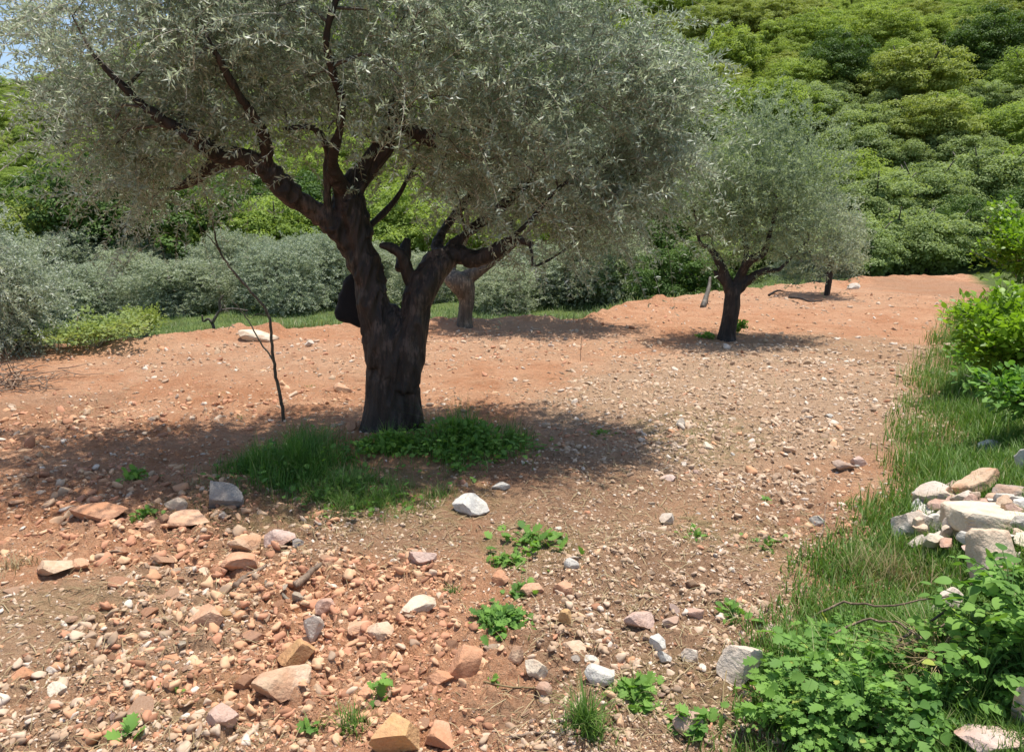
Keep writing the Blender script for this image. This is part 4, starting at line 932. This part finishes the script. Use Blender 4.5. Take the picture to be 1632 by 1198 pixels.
# ------------------------------------------------------------------ grass and weeds
def ell(px, py, rx, ry, n):
    """random points in an ellipse on the ground"""
    c = at(px, py); a = rx/FP*math.hypot(c.x, c.y); b = abs(at(px, py-ry).y-at(px, py+ry).y)/2
    t = rng.uniform(0, 2*PI, n); r = np.abs(rng.normal(0, .52, n))**.8*(1+.2*np.sin(3*t+px)+.15*np.sin(7*t+py)); x = c.x+a*r*np.cos(t); y = c.y+b*r*np.sin(t); return c, x, y, r
def tuft(px, py, rx, ry, n, h, lab, mat=M_GRASS, name='grass_tuft', broad=0, bl=.05, lean=1.0, width=.005, grp=None, tmpl=T_LOBE, cat='grass tuft'):
    c, x, y, r = ell(px, py, rx, ry, n); root = empty(name, c, lab, cat, grp)
    z = height(x, y); base = np.stack([x, y, z-.005], 1)-np.array(c)
    keep = fb2(x*8, y*8, 2, 12) > rng.uniform(-.6, .55, n); x = x[keep]; y = y[keep]; r = r[keep]; base = base[keep]; n = len(x)
    V, F, T = blades(base, h*np.where(rng.random(n) < .06, 1.3, 1)*rng.uniform(.25, 1.1, n)*(1.1-.6*np.clip(r, 0, 1.2))*(1+.35*vn2(x*9, y*9, 4)), lean, width)
    link('blades', mesh_np('blades', V, F, np.clip(T*1.03, 0, 1), mat), root)
    if broad:
        c2, x, y, r = ell(px, py, rx, ry, broad); z = height(x, y)+h*.55*rng.random(broad)*(1.1-.7*np.clip(r, 0, 1))
        d = unit(np.stack([x-c.x, y-c.y, 0*x], 1)*3+rvec(broad)+[0, 0, .3]); V, F, T = scatter(*tmpl, np.stack([x, y, z], 1)-np.array(c), frames(d, unit(np.array([0, 0, 1.])+rvec(broad)*.35)), bl*rng.uniform(.5, 1.2, broad), rng.beta(2, 2, broad)*.9)
        link('leaves', mesh_np('leaves', V, F, T, M_WEED), root)
    return root
GR = 'weed and grass tufts on the field'
tuft(468, 745, 100, 48, 9000, .30, 'tall dark green grass clump at the left foot of the big trunk', M_SHADEG, width=.0045, broad=420, bl=.045)
tuft(400, 745, 60, 30, 1500, .17, 'feathery grass fringe right above the dark grey boulder', M_SHADEG, width=.004)
tuft(545, 785, 80, 34, 3200, .17, 'yellowish green grass at the front of the big trunk', M_GRASS, width=.004, broad=260, bl=.04)
tuft(600, 800, 95, 34, 3000, .15, 'dull green grass in front of the trunk, low and matted', M_GRASS, width=.004, broad=120, bl=.04)
tuft(742, 716, 108, 30, 2300, .38, 'lush dark green clover clump at the right foot of the big trunk', M_SHADEG, broad=1700, bl=.045, name='clover_clump', cat='clover', tmpl=T_BROAD)
tuft(620, 715, 85, 17, 2200, .20, 'dark leafy clump right in front of the big trunk', M_SHADEG, broad=500, bl=.05, name='clover_clump', cat='clover', tmpl=T_BROAD)
tuft(815, 708, 50, 22, 1000, .22, 'grass at the right end of the clover clump', M_SHADEG, width=.004)
tuft(690, 790, 50, 24, 700, .09, 'thin dark grass between clover and jagged grey rock', M_GRASS, width=.004)
tuft(960, 693, 32, 9, 260, .05, 'small green patch in the right edge of the tree shade', M_SHADEG, broad=60, bl=.03, grp=GR)
for a in [(800, 995, 52, 26, 260, .10, 'round bright weed clump in the lower centre', 'w', 260, .05), (850, 868, 66, 22, 380, .10, 'spreading yellow-green weed patch right of centre', 'w', 90, .06), (808, 898, 40, 14, 220, .07, 'light green weeds below the spreading patch', 'w', 70, .04),
          (720, 950, 20, 12, 200, .07, 'small round grass tuft right of the long cream stone', 'g', 0, 0), (832, 945, 30, 14, 160, .07, 'weeds among the orange stones', 'w', 60, .04), (935, 1165, 45, 22, 650, .22, 'tall upright grass sheaf at the bottom centre', 'g', 0, 0),
          (1010, 1120, 50, 24, 300, .14, 'grey-green weeds right of the tall grass sheaf', 'w', 120, .05), (608, 1115, 22, 20, 120, .14, 'spindly green weed at the bottom left of centre', 'w', 24, .05), (565, 1165, 34, 22, 260, .14, 'spiky grass left of the large ochre rock', 'g', 0, 0),
          (215, 765, 22, 9, 60, .14, 'small leafy weed left of the shaded grass', 'w', 70, .045), (235, 825, 26, 9, 80, .10, 'low leafy weed beside the peaked orange stone', 'w', 70, .04), (1110, 855, 24, 16, 220, .05, 'mossy green patch on the brown soil', 'g', 30, .03),
          (1220, 799, 12, 7, 60, .05, 'tiny bright weed on the stony ground', 'w', 18, .04), (1170, 985, 30, 22, 160, .10, 'thin weeds near the flat pink stone', 'w', 30, .05), (1225, 870, 42, 20, 260, .06, 'thin green weeds on the pebbly brown soil', 'g', 40, .03),
          (1100, 1165, 36, 22, 220, .12, 'weeds around the grey-brown rock near the bottom', 'w', 90, .05), (500, 1165, 40, 16, 110, .06, 'sparse weeds at the bottom left of centre', 'g', 14, .04), (290, 1105, 40, 14, 90, .05, 'thin green weeds on the grey soil at lower left', 'g', 12, .04),
          (258, 905, 18, 10, 50, .05, 'tiny weeds among the stones left of the orange block', 'w', 16, .03), (205, 1178, 18, 9, 20, .06, 'few broad leaves near the bottom left corner', 'w', 10, .06), (385, 668, 14, 4, 70, .05, 'small green tuft on the field left of the sapling', 'g', 0, 0),
          (345, 628, 40, 4, 60, .03, 'faint green streak on the field behind the sapling', 'g', 0, 0), (490, 617, 22, 4, 70, .04, 'thin green tuft beside the small heap', 'g', 0, 0), (1110, 690, 90, 22, 500, .035, 'thin yellow-green growth around the bright white stone', 'g', 0, 0), (700, 1130, 10, 8, 30, .04, 'tiny weed below the rusty orange block', 'w', 8, .03), (785, 1090, 10, 6, 30, .04, 'tiny weed left of the rounded pale stone', 'w', 10, .03)]:
    px, py, rx, ry, n, h, lab, ty, br, bl = a
    tuft(px, py, rx, ry, n, h, lab, M_GRASS if ty == 'g' else M_GRASS, name='grass_tuft' if ty == 'g' else 'weed_clump', broad=br, bl=bl, grp=GR, cat='grass tuft' if ty == 'g' else 'weed')
tuft(25, 905, 35, 28, 200, .14, 'straw-coloured dry grass at the left edge', M_DRY, name='dry_grass_tuft', lean=1.2, grp=GR)
tuft(310, 772, 60, 14, 300, .07, 'dry straw litter left of the dark grey boulder', M_DRY, name='dry_grass_tuft', lean=1.6, grp=GR)

def litter():
    g = np.random.default_rng(31); n = 26000; r = np.exp(g.uniform(math.log(1.8), math.log(13), n)); a = g.uniform(-R(44), R(40), n); x = r*np.sin(a); y = r*np.cos(a); de, bk = masks(x, y)
    ok = (de < -.3) & (bk < .5) & (g.random(n) < .12+.7*np.maximum(zone(DULL, x, y), zone(BROWN, x, y))) & (fb2(x*1.8, y*1.8, 2, 57) > g.uniform(-.5, .3, n)); x = x[ok]; y = y[ok]; r = r[ok]; n = len(x)
    z = height(x, y, True); d = rvec(n)*[1, 1, .12]; L = g.uniform(.02, .11, n)*(1+r*.06)
    tv = np.array([[-.5, 0, 0], [.5, 0, 0], [.7, .5, .09], [-.3, .5, .09], [.2, 1, 0], [-.2, 1, 0]]); tf = np.array([[0, 1, 2, 3], [3, 2, 4, 5]])
    V, F, T = scatter(tv, tf, np.stack([x, y, z+.006], 1), frames(d, np.array([0, 0, 1.])+rvec(n)*.4), np.stack([.0016+.0005*r, L, L], 1), g.random(n)*.9)
    tag(link('dry_litter', mesh_np('dry_litter', V, F, T, M_DRY)), 'dry straw and broken twigs littered over the stony soil', 'dry litter', None, 'stuff')
litter()
# bank grass and far green: beyond counting
def field_grass():
    g = np.random.default_rng(3); n = 230000
    r = np.exp(g.uniform(math.log(2.0), math.log(17), n)); a = g.uniform(R(15), R(50), n); x = r*np.sin(a); y = r*np.cos(a); de, bk = masks(x, y)
    ok = (bk > -.35+.5*g.random(n)) & (fb2(x*2.5, y*2.5, 2, 15) > g.uniform(-.9, .1, n)-.6*sm((bk-.2)/.6)) & (bk < 6) & (de < 0)
    x = x[ok]; y = y[ok]; r = r[ok]; z = height(x, y); n = len(x)
    V, F, T = blades(np.stack([x, y, z-.005], 1), (.035+.013*r)*g.uniform(.4, 1.6, n)*(1+.5*fb2(x*2, y*2, 2, 6)), .8, .0035+.0006*r.mean())
    T = np.where(T > .93, 1, np.clip(T*.6+.3+.5*fb2(x*1.5, y*1.5, 3, 66), 0, .92).repeat(1) if False else T*.92)
    tag(link('grass', mesh_np('bank_grass', V, F, T, M_GRASS)), 'fine green grass covering the bank at the right', 'grass', None, 'stuff')
    n = 110000; r = np.exp(g.uniform(math.log(8), math.log(40), n)); a = g.uniform(-R(44), R(20), n); x = r*np.sin(a); y = r*np.cos(a); de, bk = masks(x, y)
    ok = (de > .05) & (de < 24); x = x[ok]; y = y[ok]; z = height(x, y); n = len(x)
    V, F, T = blades(np.stack([x, y, z-.02], 1), g.uniform(.06, .22, n)*(1+.6*fb2(x*.8, y*.8, 2, 6)), .8, .022)
    tag(link('meadow_grass', mesh_np('meadow_grass', V, F, np.clip(T*1.06, 0, 1), M_MEAD)), 'tall green grass under the olives beyond the field edge', 'grass', None, 'stuff')
field_grass()
# leafy plants, bottom right
def leafy(px, py, spread, h, n, bl, lab, tmpl, mat=M_WEED, compound=True, grp='leafy plants at the bottom right'):
    c = at(px, py); root = empty('leafy_plant', c, lab, 'plant', grp); sp = Pile(); lp = Pile()
    for k in range(n):
        a = rng.uniform(0, 2*PI); rr = spread*rng.uniform(.25, 1); e = np.array([math.cos(a)*rr, math.sin(a)*rr, h*rng.uniform(.5, 1)*(1-.4*(rr/spread)**2)])
        q = spline([(0, 0, -.02), e*[.3, .3, .75], e], 5); sp.add(*tube(q, np.linspace(.004, .0016, len(q)), 4))
        out = unit(q[-1]-q[-4]); m = 6 if compound else 3; tip = q[-1]
        idx = np.linspace(len(q)//2, len(q)-1, m).astype(int); tn = float(np.clip(rng.beta(2, 2), 0, .9)); ps = rng.uniform(.55, 1.25)
        for j, ii in enumerate(idx):
            for sg in ((-1, 1) if j < m-1 else (0,)):
                side = np.cross(out, [0, 0, 1.])*sg; d = unit((out*(.8 if sg else 1)+side*1.0)*[1, 1, .5]+rng.normal(0, .18, 3)-np.array([0, 0, .12]))
                up = unit(np.array([0, 0, 1.])+rng.normal(0, .5, 3)); s = bl*ps*rng.uniform(.55, 1.15)*(.6+.5*j/m)*(1.15 if sg == 0 else .85)
                lp.add(*scatter(*tmpl, (q[ii])[None], frames(d[None], up[None]), np.array([s]), np.array([(1. if rng.random() < .02 else np.clip(tn+rng.normal(0, .12), 0, .92))])))
    link('stems', sp.mesh('stems', M_WEED, True), root); link('leaves', lp.mesh('leaves', mat), root); return root
LF = [(1255, 1165, .20, .18, 34, .05, 'lobed leafy plant nearest the white boulder, lower left of the thicket'), (1310, 1110, .26, .26, 44, .06, 'tall celery-like plant in the middle of the bottom right thicket'), (1370, 1170, .26, .24, 40, .06, 'celery-like plant at the bottom edge, centre of the thicket'),
      (1290, 1195, .22, .18, 32, .05, 'low lobed plant cut by the bottom edge'), (1420, 1090, .22, .20, 30, .05, 'lobed plant under the woody vine stems'), (1235, 1090, .10, .10, 14, .045, 'small lobed plant hugging the white boulder'), (1340, 1030, .16, .14, 20, .045, 'small leafy plant at the top of the thicket'), (1450, 1195, .2, .16, 24, .05, 'leafy plant beside the white stone at the bottom')]
for a in LF: leafy(a[0], a[1], a[2], a[3], int(a[4]*1.35), a[5]*.78, a[6], T_LOBE)
for a in [(1600, 1030, .26, .34, 46, .05, 'round-leaved plant at the right edge below the standing block'), (1560, 1120, .24, .26, 36, .05, 'round-leaved plant low at the right, over the pinkish rock'), (1640, 1100, .24, .36, 40, .052, 'round-leaved plant cut by the right edge'),
          (1530, 1040, .18, .18, 22, .045, 'round-leaved shoots reaching left over the vine stems'), (1622, 940, .08, .12, 10, .05, 'small round-leaved sprig right of the standing block'), (1500, 1150, .2, .16, 24, .05, 'round-leaved plant in the dark gap of the thicket')]: leafy(*a, T_BROAD)

tuft(1330, 1120, 130, 60, 1500, .26, 'tall grass blades and dry straws growing through the lobed plants', M_GRASS, lean=1.1, grp='grass growing through the leafy plants')
tuft(1480, 1080, 90, 45, 900, .22, 'dry straws and grass in the dark gap of the thicket', M_DRY, name='dry_grass_tuft', lean=1.3, grp='grass growing through the leafy plants')
tuft(1420, 930, 90, 50, 700, .22, 'long straw-coloured stalks standing in the bank grass below the rubble', M_DRY, name='dry_grass_tuft', lean=.8, width=.003)
# ------------------------------------------------------------------ sticks, stems and small things
def stick(name, pts, r, mat, lab, cat, m=5, grp=None, rel=None):
    """pts px,py,height above ground"""
    Q = []
    for p in pts:
        a = at(p[0], p[1]); Q.append((a.x, a.y, a.z+p[2]))
    q = spline(Q, m); q = q+rng.normal(0, .0025, q.shape); pl = Pile(); pl.add(*tube(q, np.linspace(r, r*.45, len(q)), 7)); o = link(name, pl.mesh(name, mat, True)); return tag(o, lab, cat, grp)
stick('wood_piece', [(375, 942, .03), (398, 930, .045), (425, 915, .05)], .018, M_STICK, 'brown broken wood piece under the orange block', 'wood')
stick('wood_piece', [(412, 930, .04), (435, 948, .03), (462, 962, .02)], .016, M_BARKG, 'dark broken root piece crossing the brown wood piece', 'wood')
stick('wood_piece', [(470, 944, .03), (492, 930, .05), (512, 916, .06)], .022, M_STICK, 'short tan log chunk leaning in the left rubble', 'wood')
stick('fallen_branch', [(1258, 478, .06), (1275, 483, .10), (1290, 484, .05), (1310, 484, .06)], .03, M_BARK, 'dark fallen branch lying on the far red earth', 'branch')
stick('fallen_branch', [(1225, 474, .05), (1238, 472, .12), (1250, 468, .05)], .03, M_BARK, 'dark bent stick at the foot of the thin far olive', 'branch')
stick('fallen_branch', [(1120, 490, .0), (1128, 480, .25), (1130, 476, .45)], .06, M_BARKG, 'short grey stump standing left of the lone round olive', 'stump')
stick('vine_stem', [(1285, 1000, .03), (1340, 1010, .14), (1400, 1040, .20), (1500, 1030, .20)], .006, M_STICK, 'long thin vine stem arching over the bank grass, upper one', 'stem')
stick('vine_stem', [(1300, 1045, .05), (1370, 1040, .14), (1430, 1060, .16), (1470, 1075, .12)], .006, M_STICK, 'second thin vine stem arching over the bank grass', 'stem')
stick('vine_stem', [(1390, 1080, .07), (1440, 1060, .12), (1510, 1030, .16)], .008, M_BARKG, 'thick woody vine stem rising to the right from the thicket', 'stem')
stick('vine_stem', [(1370, 1075, .05), (1430, 1070, .10), (1500, 1050, .14)], .006, M_STICK, 'thin woody stem just below the thick vine stem', 'stem')
stick('hose', [(1460, 1120, .03), (1490, 1105, .07), (1500, 1080, .12), (1545, 1080, .08)], .009, M_BLACK, 'black plastic hose piece curling in the dark gap of the thicket', 'hose')
stick('marker_stick', [(125, 556, 0), (127, 556, .2), (130, 556, .42)], .012, M_DRY, 'pale upright cane at the left field edge', 'stick')
stick('dry_weed', [(925, 575, 0), (926, 575, .25), (929, 575, .62)], .004, M_STICK, 'single thin dry stem standing on the field right of the trunk', 'stem')
stick('twig', [(1300, 870, .01), (1312, 850, .03), (1315, 830, .10)], .005, M_STICK, 'bent twig beside the pale stone near the bank', 'twig')
stick('dry_weed', [(1140, 1190, 0), (1148, 1150, .03), (1155, 1100, .08)], .004, M_DRY, 'straw stem leaning by the white boulder', 'stem')
stick('twig', [(805, 1185, .02), (850, 1180, .03), (905, 1178, .02)], .006, M_STICK, 'dry twig lying at the bottom left of the tall grass sheaf', 'twig')
stick('twig', [(770, 1095, .02), (850, 1102, .02), (960, 1085, .03)], .004, M_DRY, 'long straw lying over the stones in the lower centre', 'twig')

def sapling():
    c = at(452, 672); Y = c.y; root = empty('sapling', c, 'bare thin sapling with a forked stem standing in the grass left of the trunk', 'sapling'); B = np.array(c)
    def L(pts, r0, r1, nm):
        q = spline([P(px, py, Y+dz)-B for px, py, dz in pts], 6); q[1:-1] += rng.normal(0, .003, q[1:-1].shape); pl = Pile(); pl.add(*tube(q, np.linspace(r0, r1, len(q)), 7)); link(nm, pl.mesh(nm, M_TWIG_D, True), root)
    L([(453, 690, 0), (450, 650, 0), (440, 600, .02), (434, 560, 0), (427, 500, 0), (400, 465, 0), (370, 430, .05), (348, 395, .05), (338, 350, 0), (325, 300, 0)], .0165, .005, 'stem')
    L([(436, 575, 0), (415, 545, .05), (395, 510, .1), (380, 490, .1), (368, 478, .1)], .008, .003, 'branch')
    L([(427, 502, 0), (412, 500, -.05), (395, 505, -.1), (385, 470, -.1)], .004, .002, 'branch')
    L([(370, 430, .05), (385, 450, .1), (392, 455, .2)], .005, .002, 'branch')
    L([(352, 400, .05), (335, 380, .0), (318, 360, 0)], .006, .002, 'branch')
M_TWIG_D = bark_mat('sapling_bark', (.035, .028, .018), (.10, .085, .055), 30, .3)
sapling()
def curl_branch():
    c = at(340, 548); root = c; Y = c.y+2.0
    pl = Pile()
    for pts in ([(342, 525), (338, 515), (332, 508), (324, 512), (322, 502)], [(338, 515), (345, 503), (352, 495), (372, 492), (395, 495)], [(352, 497), (350, 480), (356, 470)]):
        q = spline([P(a, b, Y) for a, b in pts], 5); pl.add(*tube(q, np.linspace(.03, .012, len(q)), 6))
    q = spline([P(342, 525, Y), P(343, 540, Y), np.array([P(343, 540, Y)[0], Y, float(height(P(343, 540, Y)[0], Y))-.1])], 4); pl.add(*tube(q, np.full(len(q), .03), 6))
    tag(link('dead_branch', pl.mesh('dead_branch', M_BARKG, True)), 'curled dark dead branch in the green grass below the grove', 'branch')
curl_branch()
# thin olives at the far edge
b6 = at(1318, 471); k6 = b6.y/FP; D6 = b6.y
def L6(pts): return [tuple((P(px, py, D6+dz)-np.array(b6)))+(hw*k6,) for px, py, hw, dz in pts]
olive('olive_tree', b6, 'slim dark-trunked olive at the far edge, right of the lone round olive', [L6([(1318, 476, 6, 0), (1320, 455, 5, 0), (1323, 435, 5, 0), (1325, 410, 4, 0)])],
  [tuple(P(px, py, D6)-np.array(b6))+(rx*k6, .8, rz*k6) for px, py, rx, rz in [(1328, 385, 26, 40), (1320, 410, 26, 18), (1305, 350, 30, 34)]], ntw=9, nl=20, ll=.085, lw=.026, ncl=60, mat=M_OLG, bark=M_BARK, voxel=.03, zmin=.4)

# black cloth bag hanging on the far side of the trunk
def bag():
    Y = D0+.30; out = [(552, 440), (562, 436), (590, 450), (600, 480), (598, 524), (578, 522), (558, 516), (536, 508), (534, 498), (541, 470)]
    pts = [P(a, b, Y) for a, b in out]; c = np.mean(pts, 0); bm = bmesh.new()
    rings = []
    for dz, s in ((-.075, .55), (-.06, .85), (-.02, 1), (.03, 1), (.07, .85), (.085, .55)):
        rings.append([bm.verts.new(tuple((p-c)*[s, 1, s]+[0, dz, 0])) for p in pts])
    for a, b in zip(rings, rings[1:]):
        for i in range(len(pts)): j = (i+1) % len(pts); bm.faces.new((a[i], a[j], b[j], b[i]))
    bm.faces.new(rings[0][::-1]); bm.faces.new(rings[-1]); bmesh.ops.subdivide_edges(bm, edges=bm.edges[:], cuts=2, use_grid_fill=True)
    bmesh.ops.recalc_face_normals(bm, faces=bm.faces)
    me = bpy.data.meshes.new('bag'); bm.to_mesh(me); bm.free()
    for v in me.vertices: v.co += v.co.normalized()*.006*math.sin(v.co.x*60+v.co.z*35)
    me.polygons.foreach_set('use_smooth', [True]*len(me.polygons)); me.materials.append(M_BLACK)
    root = empty('bag', tuple(c), 'limp black cloth bag hanging on the left side of the big forked trunk', 'bag'); link('bag_body', me, root)
    pl = Pile(); pl.add(*tube(spline([P(560, 442, Y)-c, P(575, 400, Y-.02)-c, P(590, 385, Y-.05)-c, P(592, 450, Y)-c], 6), np.full(19, .008), 6)); link('strap', pl.mesh('strap', M_BLACK, True), root)
bag()
# dead brush pile, left edge
def brush():
    c = at(15, 615); root = empty('brush_pile', c, 'small heap of dead brown twigs at the left edge of the field', 'brush pile'); pl = Pile()
    for k in range(110):
        a = np.array([rng.normal(-.1, .28), rng.normal(0, .2), abs(rng.normal(.05, .07))]); d = unit(np.array([rng.normal(), rng.normal()*.6, rng.normal()*.22])); L = rng.uniform(.2, .6)
        q = spline([a, a+d*L*.5+rng.normal(0, .03, 3), a+d*L], 3); q[:, 2] = np.maximum(q[:, 2], .01); pl.add(*tube(q, np.linspace(.007, .002, len(q)), 4))
    link('twigs', pl.mesh('twigs', M_STICK, True), root)
brush()
